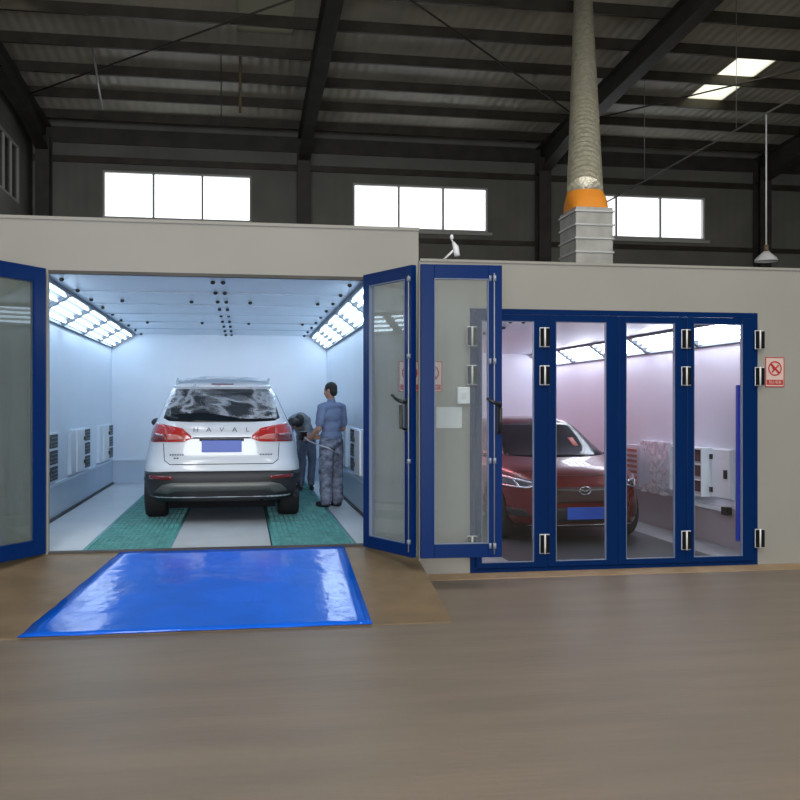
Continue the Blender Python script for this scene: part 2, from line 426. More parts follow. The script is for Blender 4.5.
# conduit and pendant lamp
bm = BM(); tube(bm, [(8.93, 4, 6.73), (8.93, 24.9, 6.73)], .02, 8)
for y in (8, 12, 16, 20, 24): tube(bm, [(8.93, y, 6.73), (8.93, y, roofz(y)-.01)], .006, 6)
tag(obj('cable_conduit', bm, M['steel'], smooth=True), 'thin straight conduit hung under the roof that carries the pendant lamp', 'conduit')
t = thing('pendant_lamp', 'white bell-shaped pendant lamp on a long cord above the right booth', 'lamp', (8.93, 15, 4.17))
bm = BM(); tube(bm, [(0, 0, .28), (0, 0, 2.54)], .014, 8); obj('cord', bm, M['white'], t, True)
bm = BM(); lathe(bm, [(.20, 0), (.17, .06), (.09, .13), (.05, .17), (.045, .17), (.08, .12), (.155, .055), (.185, 0)], 28, cap=False); obj('lamp_shade', bm, M['white'], t, True)
bm = BM(); lathe(bm, [(.001, .29), (.04, .28), (.045, .17), (.001, .165)], 20); obj('lamp_socket', bm, M['ramp'], t, True)
bm = BM(); ellipsoid(bm, (0, 0, .08), (.04, .04, .08)); obj('bulb', bm, M['white'], t, True)

# ------------------------------------------------------------ booths shell
FY = 9.18
F1 = .32
def panelled(bm, *a): box(bm, *a)
# booth facade: left booth (tall) with opening
OX0, OX1, OZ = -1.79, 1.20, 2.95
bm = BM()
box(bm, -2.45, OX0, FY, FY+.06, 0, 3.42); box(bm, OX1, 1.72, FY, FY+.06, 0, 3.42); box(bm, OX0, OX1, FY, FY+.06, OZ, 3.42); box(bm, OX0, OX1, FY, FY+.06, 0, F1-.03)
struct(obj('wall_left_booth_front', bm, M['facade']))
GX0, GX1, GZ = 2.245, 5.36, 2.66
bm = BM()
box(bm, 1.722, GX0, FY, FY+.06, 0, 3.12); box(bm, GX1, 6.5, FY, FY+.06, 0, 3.12); box(bm, GX0, GX1, FY, FY+.06, GZ, 3.12)
struct(obj('wall_right_booth_front', bm, M['facade']))
# cap trims and seams
bm = BM(); box(bm, -2.46, 1.73, FY-.012, FY+.08, 3.42, 3.45); struct(obj('trim_3', bm, M['facade']))
bm = BM(); box(bm, 1.735, 6.5, FY-.012, FY+.08, 3.12, 3.145); struct(obj('trim_4', bm, M['facade']))
bm = BM(); box(bm, 1.715, 1.732, FY-.014, FY-.001, F1-.3, 3.12); struct(obj('trim_5', bm, M['alu']))
bm = BM(); box(bm, OX0, OX1, FY-.012, FY+.07, F1-.03, F1); struct(obj('trim_6', bm, M['beam']))
bm = BM(); box(bm, OX0-.0, OX1, FY+.0, FY+.07, OZ-.03, OZ); struct(obj('trim_7', bm, M['beam']))
# left booth interior
X0, X1, Y0, Y1, C1 = -2.25, 1.49, FY+.065, 16.9, 2.92
def shell(tag_, X0, X1, Y0, Y1, Z0, Z1, m, lowz=None, mlow=None, toph=3.0):
    out = .08
    bm = BM(); box(bm, X0-out, X0, Y0, Y1+out, 0, Z1+.08); struct(obj('wall_left_'+tag_, bm, m))
    bm = BM(); box(bm, X1, X1+out, Y0, Y1+out, 0, Z1+.08); struct(obj('wall_right_'+tag_, bm, m))
    bm = BM(); box(bm, X0+.001, X1-.001, Y1, Y1+out, 0, Z1+.08); struct(obj('wall_back_'+tag_, bm, m))
    bm = BM(); box(bm, X0+.001, X1-.001, Y0, Y1-.001, Z1, Z1+.06); struct(obj('ceiling_'+tag_, bm, m))
shell('booth_one', X0, X1, Y0, Y1, F1, C1, M['booth'])
bm = BM(); box(bm, -2.44, 1.71, FY+.062, 17.1, 3.33, 3.38); struct(obj('ceiling_booth_one_roof', bm, M['facade']))
# ceiling seams
bm = BM()
for k in range(1, 6): box(bm, X0+.35, X1-.35, Y0+k*1.27-.01, Y0+k*1.27+.01, C1-.012, C1-.001)
struct(obj('trim_8', bm, M['booth_low']))
# plinth / ledges
bm = BM()
box(bm, X0+.001, X0+.02, Y0, Y1-.02, F1, .72); box(bm, X1-.02, X1-.001, Y0, Y1-.02, F1, .72); box(bm, X0+.02, X1-.02, Y1-.02, Y1-.001, F1, .72)
struct(obj('baseboard_booth_one', bm, M['booth_low']))
bm = BM()
box(bm, X0+.001, X0+.035, Y0, Y1-.036, .72, .75); box(bm, X1-.035, X1-.001, Y0, Y1-.036, .72, .75); box(bm, X0+.001, X1-.001, Y1-.035, Y1-.001, .72, .75)
struct(obj('trim_9', bm, M['booth']))
bm = BM()
box(bm, X0+.02, X0+.05, Y0, Y1-.05, F1, F1+.025); box(bm, X1-.05, X1-.02, Y0, Y1-.05, F1, F1+.025)
struct(obj('trim_10', bm, M['vent_in']))
# floor booth one: strips between grates
GA, GB, GC, GD = -1.50, -.68, .27, 1.11
bm = BM()
for a, b in ((X0+.001, GA), (GB, GC), (GD, X1-.001)): box(bm, a, b, Y0, Y1-.001, 0, F1)
struct(obj('floor_booth_one', bm, M['booth_floor']))
bm = BM(); box(bm, GA+.001, GB-.001, Y0, Y1-.001, 0, .02); box(bm, GC+.001, GD-.001, Y0, Y1-.001, 0, .02); struct(obj('floor_pit', bm, M['vent_in']))
# grates
ordn = ['nearest the entrance', 'second from the entrance', 'third from the entrance', 'fourth from the entrance', 'fifth from the entrance', 'sixth from the entrance', 'seventh from the entrance', 'last before the back wall']
GL = (Y1-Y0-.01)/8
def make_grate(w, L, light):
    t = thing('floor_grate', '', 'floor grate')
    bm = BM(); e = .03; h = .035
    box(bm, -w/2, w/2, 0, e, -h, 0); box(bm, -w/2, w/2, L-e, L, -h, 0); box(bm, -w/2, -w/2+e, e, L-e, -h, 0); box(bm, w/2-e, w/2, e, L-e, -h, 0); box(bm, -w/2+e, w/2-e, L/2-.015, L/2+.015, -h, 0)
    obj('grate_frame', bm, M['grate'], t)
    bm = BM()
    nx = 13; ny = 7
    for k in range(1, nx):
        x = -w/2+e+(w-2*e)*k/nx; box(bm, x-.003, x+.003, e, L-e, -.03, -.002)
    for k in range(1, ny):
        y = e+(L-2*e)*k/ny; box(bm, -w/2+e, w/2-e, y-.006, y+.006, -.028, -.001)
    obj('grate_bars', bm, M['grate'], t)
    bm = BM(); box(bm, -w/2+.01, w/2-.01, .01, L-.01, -.06, -.04 if light else -.045); obj('filter_mat', bm, M['filter'] if light else M['filter_dark'], t)
    return t
protos = None
for side, (a, b) in (('left', (GA, GB)), ('right', (GC, GD))):
    for k in range(8):
        w = b-a-.012
        if protos is None: protos = [make_grate(w, GL-.012, True), make_grate(w, GL-.012, False)]; used = [0, 0]
        i = (k+1) % 2 if k < 7 else 0
        o = copy_tree(protos[i]) if used[i] else protos[i]; used[i] = 1
        o.location = ((a+b)/2, Y0+.006+k*GL, F1)
        tag(o, 'teal steel floor grate in the %s wheel track, %s' % (side, ordn[k]), 'floor grate', 'floor grates in the left booth')

# booth two interior
U0, U1, V0, V1, C2, F2 = 1.80, 5.52, FY+.065, 16.7, 2.62, .05
shell('booth_two', U0, U1, V0, V1, F2, C2, M['booth_pink'])
bm = BM(); box(bm, U0-.06, 6.48, FY+.062, 17.0, 3.02, 3.08); struct(obj('ceiling_booth_two_roof', bm, M['facade']))
bm = BM(); box(bm, U0+.001, U1-.001, V0, V1-.001, 0, F2); struct(obj('floor_booth_two', bm, mat('booth_two_floor', (.40, .40, .42), .35, var=.15, vscale=2)))
bm = BM(); box(bm, 5.0, 5.02, V0+.02, V1-.5, F2, F2+.004); box(bm, 2.75, 4.98, V0+.3, V1-.5, F2, F2+.004); struct(obj('trim_11', bm, mat('dark_track', (.06, .06, .065), .5)))
bm = BM(); box(bm, U1-.02, U1-.001, V0, V1-.001, F2, .50); struct(obj('baseboard_booth_two', bm, mat('plinth_red_reflection', (.42, .34, .36), .35)))  # reflection of the red car put into the lower wall colour

# light boxes (slanted between wall and ceiling)
def make_lightbox(L, w, tubem):
    """local: x across (0..w), y along, z normal (facing -z is into the room)"""
    t = thing('light_box', '', 'light fixture')
    bm = BM(); e = .03
    box(bm, -w/2, w/2, 0, e, 0, .05); box(bm, -w/2, w/2, L-e, L, 0, .05); box(bm, -w/2, -w/2+e, e, L-e, 0, .05); box(bm, w/2-e, w/2, e, L-e, 0, .05)
    obj('lamp_frame', bm, M['lampframe'], t)
    bm = BM(); box(bm, -w/2+e, w/2-e, e, L-e, .045, .05); obj('reflector', bm, M['reflector'], t)
    for k in range(4):
        x = -w/2+e+(w-2*e)*(k+.5)/4
        bm = BM(); tube(bm, [(x, e+.04, .025), (x, L-e-.04, .025)], .014, 8); obj('tube', bm, tubem, t, True)
    return t
def lights(boothname, xw, xc_, zw, zc_, y0, y1, n, side, tubem, grp, tubefar=None):
    """xw,zw: edge at wall ; xc_,zc_: edge at ceiling"""
    w = math.hypot(xc_-xw, zc_-zw); L = (y1-y0)/n
    p = None
    c = Vector(((xw+xc_)/2, 0, (zw+zc_)/2))
    xa = Vector((xc_-xw, 0, zc_-zw)).normalized()
    if side == 'right': xa = -xa
    ya = Vector((0, 1, 0)); za = xa.cross(ya)
    R = Matrix((xa, ya, za)).transposed().to_4x4()
    nm = ['nearest the entrance', 'second from the entrance', 'third from the entrance', 'fourth from the entrance', 'farthest from the entrance']
    for k in range(n):
        if tubefar and k == 2: p = None; tubem = tubefar
        o = make_lightbox(L-.02, w, tubem) if p is None else copy_tree(p)
        if p is None: p = o
        o.matrix_world = Matrix.Translation((c.x, y0+k*L, c.z)) @ R
        tag(o, 'bright tube light box, %s side of %s, %s' % (side, boothname, nm[k]), 'light fixture', grp)
lights('open left booth', X0+.01, X0+.42, C1-.26, C1-.02, Y0+.03, Y1-.05, 5, 'left', M['tube'], 'light boxes along the left booth left side')
lights('open left booth', X1-.01, X1-.32, C1-.26, C1-.02, Y0+.03, Y1-.05, 5, 'right', M['tube'], 'light boxes along the left booth right side')
lights('closed right booth', U0+.01, U0+.33, C2-.26, C2-.02, V0+.03, V1-.05, 5, 'left', M['tube_b'], 'light boxes along the right booth left side', M['tube_pink_fill'])  # the far, unseen boxes get the added rosy tubes for pinker walls
lights('closed right booth', U1-.01, U1-.33, C2-.24, C2-.02, V0+.03, V1-.05, 5, 'right', M['tube_b'], 'light boxes along the right booth right side')
# dark ceiling nozzles
nz = None
def nozzle(x, y, z, label, grp):
    global nz
    if nz is None:
        bm = BM(); lathe(bm, [(.01, 0), (.022, -.006), (.025, -.02), (.015, -.032), (.002, -.036)][::-1], 14); nz = o = obj('ceiling_nozzle', bm, M['black'], smooth=True)
    else: o = nz.copy(); COL.objects.link(o)
    o.location = (x, y, z); tag(o, label, 'ceiling fitting', grp)
for k in range(9):
    y = 9.5+.9*k
    if y < Y1-.1:
        for x in (-.295, -.195): nozzle(x, y, C1, 'small round black fitting in the double row down the ceiling middle', 'double row of ceiling fittings')
    nozzle(X0+.52, min(y, 16.7), C1, 'small round black fitting in the row above the left light boxes', 'ceiling fittings beside the left light boxes')
    nozzle(X1-.42, min(y, 16.7), C1, 'small round black fitting in the row above the right light boxes', 'ceiling fittings beside the right light boxes')
for y in (11.35, 14.3):
    for x in (-1.39, -.60, .085, .89): nozzle(x, y, C1, 'lone small black fitting scattered on the left booth ceiling', 'scattered ceiling fittings')
for x in (2.6, 2.75):
    for y in (10.0, 10.8, 11.7, 12.7): nozzle(x+.3, y, C2, 'small black fitting on the right booth ceiling behind the glass doors', 'right booth ceiling fittings')

# wall cabinets with louvres, booth one
def make_cabinet(s):
    """against wall; s=+1 sticks out to +x. local y: door first then louvres"""
    t = thing('wall_cabinet', '', 'wall cabinet')
    bm = BM(); box(bm, min(0, s*.05), max(0, s*.05), -.02, 1.52, 0, .58); obj('cabinet_body', bm, M['booth'], t, bevel=.005)
    bm = BM(); box(bm, min(s*.05, s*.075), max(s*.05, s*.075), .32, .88, .01, .57); d = obj('cabinet_door', bm, M['white'], t, bevel=.005)
    bm = BM()
    for z in (.1, .42): box(bm, min(s*.075, s*.10), max(s*.075, s*.10), .79, .83, z, z+.05)
    obj('latch', bm, M['black'], d)
    for k in range(3):
        z0 = .02+.19*k
        bm = BM(); box(bm, min(s*.045, s*.058), max(s*.045, s*.058), .93, 1.45, z0, z0+.16)
        v = obj('louvre', bm, M['vent_in'], t)
        bm = BM()
        for q in range(3):
            zz = z0+.025+.045*q
            box(bm, min(s*.058, s*.066), max(s*.058, s*.066), .96+.05*q, 1.10+.05*q, zz, zz+.012)
            box(bm, min(s*.058, s*.066), max(s*.058, s*.066), 1.2, 1.40, zz, zz+.012)
        obj('louvre_slats', bm, M['lampframe'], v)
    return t
pl = make_cabinet(1); pr_ = make_cabinet(-1)
pos = ['nearest the entrance', 'in the middle of the wall', 'farthest from the entrance']
for k in range(3):
    o = pl if k == 0 else copy_tree(pl); o.location = (X0, 10.36+2.42*k, .78)
    tag(o, 'white cabinet with three black louvres on the left wall, %s' % pos[k], 'wall cabinet', 'louvred cabinets in the left booth')
for k in range(2):
    o = pr_ if k == 0 else copy_tree(pr_); o.location = (X1, 11.2+2.2*k, .80)
    tag(o, 'white cabinet with three black louvres on the right wall, %s' % ('seen beside the folded door' if k == 0 else 'half hidden behind the standing worker'), 'wall cabinet', 'louvred cabinets in the left booth')

# booth two right wall cabinets
t = thing('wall_shelf_cabinet', 'white wall cabinet with three open brown compartments and a hinged door', 'wall cabinet', (U1, 0, 0))
bm = BM()
box(bm, -.02, 0, 9.93, 11.25, .60, 1.18)
for z in (.60, .785, .97, 1.155): box(bm, -.16, -.02, 10.42, 11.25, z, z+.022)
for y in (10.40, 11.23): box(bm, -.16, -.02, y, y+.022, .60, 1.177)
obj('cabinet_body', bm, M['white'], t)
for k in range(3):
    bm = BM(); box(bm, -.03, -.021, 10.425, 11.225, .63+.185*k, .78+.185*k); obj('compartment', bm, M['rust_in'], t)
bm = BM(); box(bm, -.05, -.02, 9.95, 10.37, .61, 1.17); d = obj('cabinet_door', bm, M['white'], t, bevel=.005)
bm = BM(); box(bm, -.075, -.05, 10.0, 10.05, .84, .94); obj('handle', bm, M['black'], d)
bm = BM()
for z in (.66, 1.05): box(bm, -.075, -.05, 10.335, 10.375, z, z+.06)
obj('hinge', bm, M['black'], d)
t = thing('wall_rail', 'thin white rail with a black end block under the shelf cabinet', 'wall rail', (U1, 0, 0))
bm = BM(); box(bm, -.08, -.021, 10.05, 11.3, .46, .50); obj('rail_bar', bm, M['white'], t)
bm = BM(); box(bm, -.10, -.021, 9.95, 10.05, .43, .52); obj('end_block', bm, M['black'], t)
t = thing('wall_cabinet', 'white wall cabinet draped in crumpled clear plastic film', 'wall cabinet', (U1, 0, 0))
bm = BM(); box(bm, -.06, 0, 11.42, 12.38, .58, 1.20); obj('cabinet_body', bm, M['booth_pink'], t, bevel=.006)
bm = BM(); n = 30
g = [[bm.verts.new((-.09-.05*noise.noise(Vector((i*.25, j*.2, 3)))-.02*noise.noise(Vector((i*.7, j*.6, 1))), 11.45+.9*i/n+.02*sin(j*.4), 1.2-.7*j/n)) for j in range(n+1)] for i in range(n+1)]
for i in range(n):
    for j in range(n): bm.faces.new([g[i][j], g[i+1][j], g[i+1][j+1], g[i][j+1]])
obj('plastic_film', bm, M['film2'], t, True)
t = thing('wall_vent', 'rosy slatted vent panel on the right booth wall beside the red car', 'vent', (U1, 0, 0))
bm = BM(); box(bm, -.04, 0, 12.45, 13.0, .54, 1.12); obj('vent_housing', bm, M['booth_pink'], t)
bm = BM()
for k in range(7): box(bm, -.055, -.04, 12.52, 12.95, .57+.075*k, .61+.075*k)
obj('vent_slats', bm, M['rosy'], t)

# ------------------------------------------------------------ doors
def make_leaf(W, Hh, st, gm, fm, rail_b=None, T=.05, name='folding_door_leaf'):
    """local: x 0..W, y -T..0 (front = -y), z 0..H"""
    t = thing(name, '', 'door leaf')
    rb = rail_b or st
    bm = BM(); box(bm, 0, st, -T, 0, 0, Hh); box(bm, W-st, W, -T, 0, 0, Hh); box(bm, st, W-st, -T, 0, 0, rb); box(bm, st, W-st, -T, 0, Hh-st, Hh)
    obj('door_frame', bm, fm, t, bevel=.004)
    bm = BM(); box(bm, st, W-st, -T*.55, -T*.45, rb, Hh-st); obj('glass_pane', bm, gm, t)
    bm = BM(); s = .007
    box(bm, st, st+s, -T-.004, -.0, rb, Hh-st); box(bm, W-st-s, W-st, -T-.004, 0, rb, Hh-st); box(bm, st+s, W-st-s, -T-.004, 0, rb, rb+s); box(bm, st+s, W-st-s, -T-.004, 0, Hh-st-s, Hh-st)
    obj('glazing_bead', bm, M['bead'] if gm is not M['glass_left'] else fm, t)
    return t
def hinge_part(t, x, y, zs, name='hinge'):
    for z in zs:
        bm = BM(); box(bm, x-.053, x+.053, y-.014, y, z, z+.20); h = obj(name, bm, M['alu'], t, bevel=.004)
        bm = BM(); box(bm, x-.047, x-.013, y-.030, y-.0145, z+.010, z+.190); box(bm, x+.013, x+.047, y-.030, y-.0145, z+.010, z+.190); obj('hinge_cover', bm, M['matt'], h)
        bm = BM(); tube(bm, [(x, y-.0245, z), (x, y-.0245, z+.2)], .0095, 10); obj('hinge_pin', bm, M['pin'], h, True)
def handle_part(t, x, y, z, s=1):
    bm = BM(); box(bm, x-.02, x+.02, y-.02, y, z-.16, z+.14); h = obj('door_handle', bm, M['black'], t, bevel=.006)
    bm = BM(); tube(bm, [(x, y-.02, z+.10), (x, y-.07, z+.11), (x-.06*s, y-.085, z+.13), (x-.13*s, y-.085, z+.17)], [.018, .018, .015, .012], 10)
    tube(bm, [(x, y-.02, z-.14), (x, y-.07, z-.13), (x, y-.075, z+.08)], .016, 10); obj('lever', bm, M['black'], h, True)
# right booth: fixed frame and four leaves
t = thing('door_frame', 'navy blue steel frame around the closed four-leaf glass doors', 'door frame', (0, FY, 0))
bm = BM(); e = .055
box(bm, GX0, GX0+e, -.015, .05, 0, GZ); box(bm, GX1-e, GX1, -.015, .05, 0, GZ); box(bm, GX0+e, GX1-e, -.015, .05, GZ-e, GZ); box(bm, GX0+e, GX1-e, -.015, .05, 0, .045)
obj('outer_frame', bm, M['bluedk'], t, bevel=.004)
lw = (GX1-GX0-2*e)/4
ln = ['leftmost closed blue-framed glass door leaf of the right booth, partly behind the folded leaf', 'second closed glass door leaf from the left, in front of the red car windscreen',
      'third closed glass door leaf from the left, showing the film-draped cabinet', 'rightmost closed glass door leaf, showing the open shelf cabinet']
gx = [(2.358, 2.901), (3.133, 3.669), (3.886, 4.419), (4.632, 5.177)]
for k in range(4):
    x = GX0+e+lw*k
    a, b = gx[k]
    t = thing('folding_door_leaf', ln[k], 'door leaf', (0, FY, 0), 0, 'closed door leaves of the right booth')
    z0, z1, g0, g1 = .05, GZ-e-.003, .105, 2.535
    bm = BM(); box(bm, x+.002, a, -.03, .02, z0, z1); box(bm, b, x+lw-.002, -.03, .02, z0, z1); box(bm, a, b, -.03, .02, z0, g0); box(bm, a, b, -.03, .02, g1, z1)
    obj('door_panel', bm, M['bluedk'], t, bevel=.003)
    bm = BM(); box(bm, a, b, -.008, -.003, g0, g1); obj('glass_pane', bm, M['glass'], t)
    bm = BM(); s = .005
    box(bm, a, a+s, -.034, .01, g0, g1); box(bm, b-s, b, -.034, .01, g0, g1); box(bm, a+s, b-s, -.034, .01, g0, g0+s); box(bm, a+s, b-s, -.034, .01, g1-s, g1)
    obj('glazing_bead', bm, M['bead'], t)
    hz = [.185, 1.89, 2.275]
    if k == 0: hinge_part(t, GX0+.01, -.031, hz); hinge_part(t, 3.01, -.031, hz)
    if k == 2: hinge_part(t, 4.54, -.031, hz)
    if k == 3:
        hinge_part(t, 5.365, -.031, hz)
        bm = BM(); box(bm, 5.155, 5.20, .03, .07, .25, 1.90); obj('lock_bar', bm, mat('bright_blue_bar', (.01, .04, .42), .4), t)
# left booth leaves
Hl, zl = 2.645, .312
t = make_leaf(.83, Hl, .115, M['glass_dirty'], M['blue']); t.location = (1.20, 9.12, zl)
va = Vector((1.545-1.20, 8.37-9.12)); t.rotation_euler = (0, 0, math.atan2(va.y, va.x))
tag(t, 'open blue-framed glass leaf folded outward from the right jamb of the open booth', 'door leaf', 'open door leaves of the left booth')
bm = BM(); tube(bm, [(.80, -.065, .05), (.80, -.065, 2.55)], .006, 8)
for z in (.12, .85, 1.8, 2.5): box(bm, .785, .815, -.075, -.0505, z, z+.04)
obj('bolt_rod', bm, M['rodm'], t, True)
handle_part(t, .765, -.0505, 1.30)
t = make_leaf(.745, Hl, .125, M['glass_clear2'], M['blue']); t.location = (1.575, 8.34, zl); t.rotation_euler = (0, 0, radians(-3))
tag(t, 'open blue-framed glass leaf standing square to the viewer before the facade', 'door leaf', 'open door leaves of the left booth')
bm = BM(); tube(bm, [(.67, -.065, .03), (.67, -.065, 2.57)], .006, 8)
for z in (.08, .85, 1.75, 2.5):
    box(bm, .625, .645, -.06, -.0505, z, z+.05); box(bm, .66, .685, -.078, -.0505, z, z+.05)
obj('bolt_rod', bm, M['rodm'], t, True)
handle_part(t, .715, -.0505, 1.27)
t = make_leaf(.78, Hl, .135, M['glass_left'], M['blue']); t.location = (-1.80, 9.13, zl)
va = Vector((-.36, -.56)); ang = math.atan2(va.y, va.x)
t.scale = (1, 1, 1); t.rotation_euler = (0, 0, ang)
tag(t, 'open blue-framed glass leaf swung outward at the left edge of the open booth', 'door leaf', 'open door leaves of the left booth')
bm = BM(); box(bm, 1.548, 1.560, 8.26, 8.285, .31, 2.98); tag(obj('door_seal', bm, M['skid']), 'slim grey post between the two folded open door leaves', 'door post')

# ------------------------------------------------------------ ramp
t = thing('ramp', 'brown steel ramp rising to the open booth entrance', 'ramp', (0, 0, 0))
RB, RT = 7.14, FY-.015
bm = BM()
v0 = [(-2.44, RB, .0), (1.61, RB, .0), (1.64, RT, .0), (-2.44, RT, .0)]
v1 = [(-2.44, RB, .012), (1.61, RB, .012), (1.64, RT, .30), (-2.44, RT, .30)]
A = [bm.verts.new(p) for p in v0]; B = [bm.verts.new(p) for p in v1]
bm.faces.new(A); bm.faces.new(B)
for i in range(4): bm.faces.new([A[i], A[(i+1) % 4], B[(i+1) % 4], B[i]])
obj('ramp_plate', bm, M['ramp'], t)
def rz_(y): return .012+(y-RB)*(.288/(RT-RB))
bm = BM(); n = 24
ga = []
for j in range(n+1):
    y = RB-.02+(RT-.03-RB+.02)*j/n
    xl = -1.60+(.46)*j/n + .012*noise.noise(Vector((j*.5, 0, 0))); xr = .975
    row = []
    for i in range(n+1):
        x = xl+(xr-xl)*i/n
        z = max(rz_(y), .012)+.008+.004*noise.noise(Vector((x*3, y*3, 0)))
        row.append(bm.verts.new((x, y, z)))
    ga.append(row)
for j in range(n):
    for i in range(n): bm.faces.new([ga[j][i], ga[j][i+1], ga[j+1][i+1], ga[j+1][i]])
o = obj('floor_sheet', bm, M['mat_blue'], None, True)
s = o.modifiers.new('s', 'SOLIDIFY'); s.thickness = .008
tag(o, 'glossy bright blue sheet covering the middle of the brown ramp', 'floor sheet')
bm = BM(); box(bm, 1.70, 6.5, 8.86, FY-.002, 0, .006); struct(obj('trim_12', bm, M['foot_reflection']))  # painted strip for the orange reflection along the facade foot

# ------------------------------------------------------------ signs on the facade
def sign(x0, x1, z0, z1, label, two=False, txt='禁止吸烟'):
    t = thing('warning_sign', label, 'sign', ((x0+x1)/2, FY-.002, z0))
    w = x1-x0; h = z1-z0
    bm = BM(); box(bm, -w/2, w/2, -.006, 0, 0, h); obj('sign_board', bm, M['signwhite'], t)
    b_ = .008
    bm = BM(); box(bm, -w/2, w/2, -.009, -.0065, 0, b_); box(bm, -w/2, w/2, -.009, -.0065, h-b_, h); box(bm, -w/2, -w/2+b_, -.009, -.0065, b_, h-b_); box(bm, w/2-b_, w/2, -.009, -.0065, b_, h-b_)
    obj('border', bm, M['signred'], t)
    cs = [0] if not two else [-w/4, w/4]
    for i, cx in enumerate(cs):
        R = min(w/len(cs), h)*.36; cz = h*.62
        bm = BM()
        seg = 36
        for r0, r1 in ((R-.014, R),):
            a = [bm.verts.new((cx+r0*cos(2*pi*k/seg), -.010, cz+r0*sin(2*pi*k/seg))) for k in range(seg)]
            b = [bm.verts.new((cx+r1*cos(2*pi*k/seg), -.010, cz+r1*sin(2*pi*k/seg))) for k in range(seg)]
            for k in range(seg): bm.faces.new([a[k], a[(k+1) % seg], b[(k+1) % seg], b[k]])
        d = R*.707; wq = .008
        for sx in (1,):
            pts = [(cx-sx*d-wq, cz+d-wq), (cx-sx*d+wq, cz+d+wq), (cx+sx*d+wq, cz-d+wq), (cx+sx*d-wq, cz-d-wq)]
            bm.faces.new([bm.verts.new((p[0], -.0105, p[1])) for p in pts])
        # cigarette / flame pictogram
        pts = [(cx-R*.55, cz-R*.45), (cx-R*.38, cz-R*.6), (cx+R*.6, cz+R*.38), (cx+R*.45, cz+R*.52)]
        bm.faces.new([bm.verts.new((p[0], -.0107, p[1])) for p in pts])
        pts = [(cx-R*.35, cz-R*.1), (cx-R*.5, cz+R*.3), (cx-R*.3, cz+R*.55), (cx-R*.15, cz+R*.3), (cx-R*.05, cz+R*.05), (cx-R*.2, cz-R*.15)]
        bm.faces.new([bm.verts.new((p[0], -.0108, p[1])) for p in pts])
        o = obj('pictogram', bm, M['signred'], t)
        ww = w/len(cs)*.86
        bm = BM(); box(bm, cx-ww/2, cx+ww/2, -.0085, -.0065, h*.07, h*.24); obj('caption_band', bm, M['signred'], t)
        text_mesh('lettering', txt if i == 0 else '禁止烟火', h*.115, M['signwhite'], t, Matrix.Translation((cx, -.010, h*.155)) @ Matrix.Rotation(pi/2, 4, 'X'), .0005, min(1.0, ww*.95/(h*.115*4)))
    return t
sign(5.451, 5.668, 1.881, 2.196, 'small red and white no-smoking sign right of the closed doors')
sign(1.519, 1.958, 1.82, 2.125, 'wide red-bordered warning sign behind the open folded leaves', True)
bm = BM(); box(bm, 1.90, 2.16, FY-.006, FY, 1.46, 1.67); tag(obj('pale_sheet', bm, M['paper']), 'pale flat rectangle on the facade below the wide warning sign', 'notice')  # pale flat rectangle lying on the facade
t = thing('switch_box', 'small white switch box on the facade beside the blue door frame', 'switch box', (2.17, FY-.002, 1.70))
bm = BM(); box(bm, -.065, .065, -.05, 0, 0, .17); obj('housing', bm, M['white'], t, bevel=.012)
bm = BM(); box(bm, -.02, .02, -.06, -.0505, .06, .11); obj('switch', bm, M['paper'], t)
# small white floodlight on the roof edge
t = thing('spot_lamp', 'small white spot lamp on a bent arm above the booth roof edge', 'lamp', (2.06, 9.5, 3.08))
bm = BM(); tube(bm, [(-.03, 0, .0), (-.03, 0, .10), (.10, 0, .22)], .012, 8); obj('arm', bm, M['white'], t, True)
bm = BM(); tube(bm, [(.12, -.03, .15), (.11, .0, .24), (.09, .03, .30)], [.03, .032, .014], 12); obj('lamp_head', bm, M['white'], t, True)
bm = BM(); ellipsoid(bm, (.075, .03, .35), (.02, .02, .03)); obj('bulb', bm, M['white'], t, True)
bm = BM(); tube(bm, [(.085, .03, .30), (.075, .03, .33)], .008, 8); obj('bulb_socket', bm, M['white'], t, True)

# ------------------------------------------------------------ exhaust duct
t = thing('exhaust_duct', 'foil exhaust duct rising from a square metal box with an orange collar', 'duct', (3.9, 10.2, 3.085))
bm = BM(); box(bm, -.17, .27, -.0, .55, 0, .86); o = obj('duct_box', bm, M['steel'], t)
bm = BM()
for k in range(6):
    z = .03+.155*k; box(bm, -.185, .285, -.015, .565, z, z+.018)
obj('flange', bm, M['alu'], t)
def dpt(z):  # centre line of the duct
    k = (z-1.0)
    return (.04+.425*k, .27+1.15*k, z)
bm = BM()
segs = 4
pr0 = [(-.17, -.0), (.27, -.0), (.27, .55), (-.17, .55)]
N = 24
ringsA = []
for q in range(6):
    s_ = q/5; ring = []
    for k in range(N):
        a = 2*pi*k/N+pi/N
        # square to circle
        c_, s2 = cos(a), sin(a); m_ = max(abs(c_), abs(s2))
        sx_, sy_ = .045+.205*c_/m_, .275+.24*s2/m_
        cx_, cy_, _ = dpt(1.12); rx_, ry_ = cx_+.21*c_, cy_+.21*s2
        bul = .018*sin(s_*pi)
        ring.append(bm.verts.new((sx_*(1-s_)+rx_*s_+bul*c_, sy_*(1-s_)+ry_*s_+bul*s2, .865+.25*s_)))
    ringsA.append(ring)
for q in range(5):
    for k in range(N): bm.faces.new([ringsA[q][k], ringsA[q][(k+1) % N], ringsA[q+1][(k+1) % N], ringsA[q+1][k]])
obj('collar', bm, M['orange'], t, True)
bm = BM(); pts = []; rs = []
n = 230; zt_ = 6.15
for k in range(n+1):
    z = 1.1+(zt_-1.1)*k/n; pts.append(dpt(z)); rs.append(.205+(.008 if k % 4 < 2 else -.004)-.05*min(1, k/n))
tube(bm, pts, rs, 28); obj('foil_duct', bm, M['foil'], t, True)

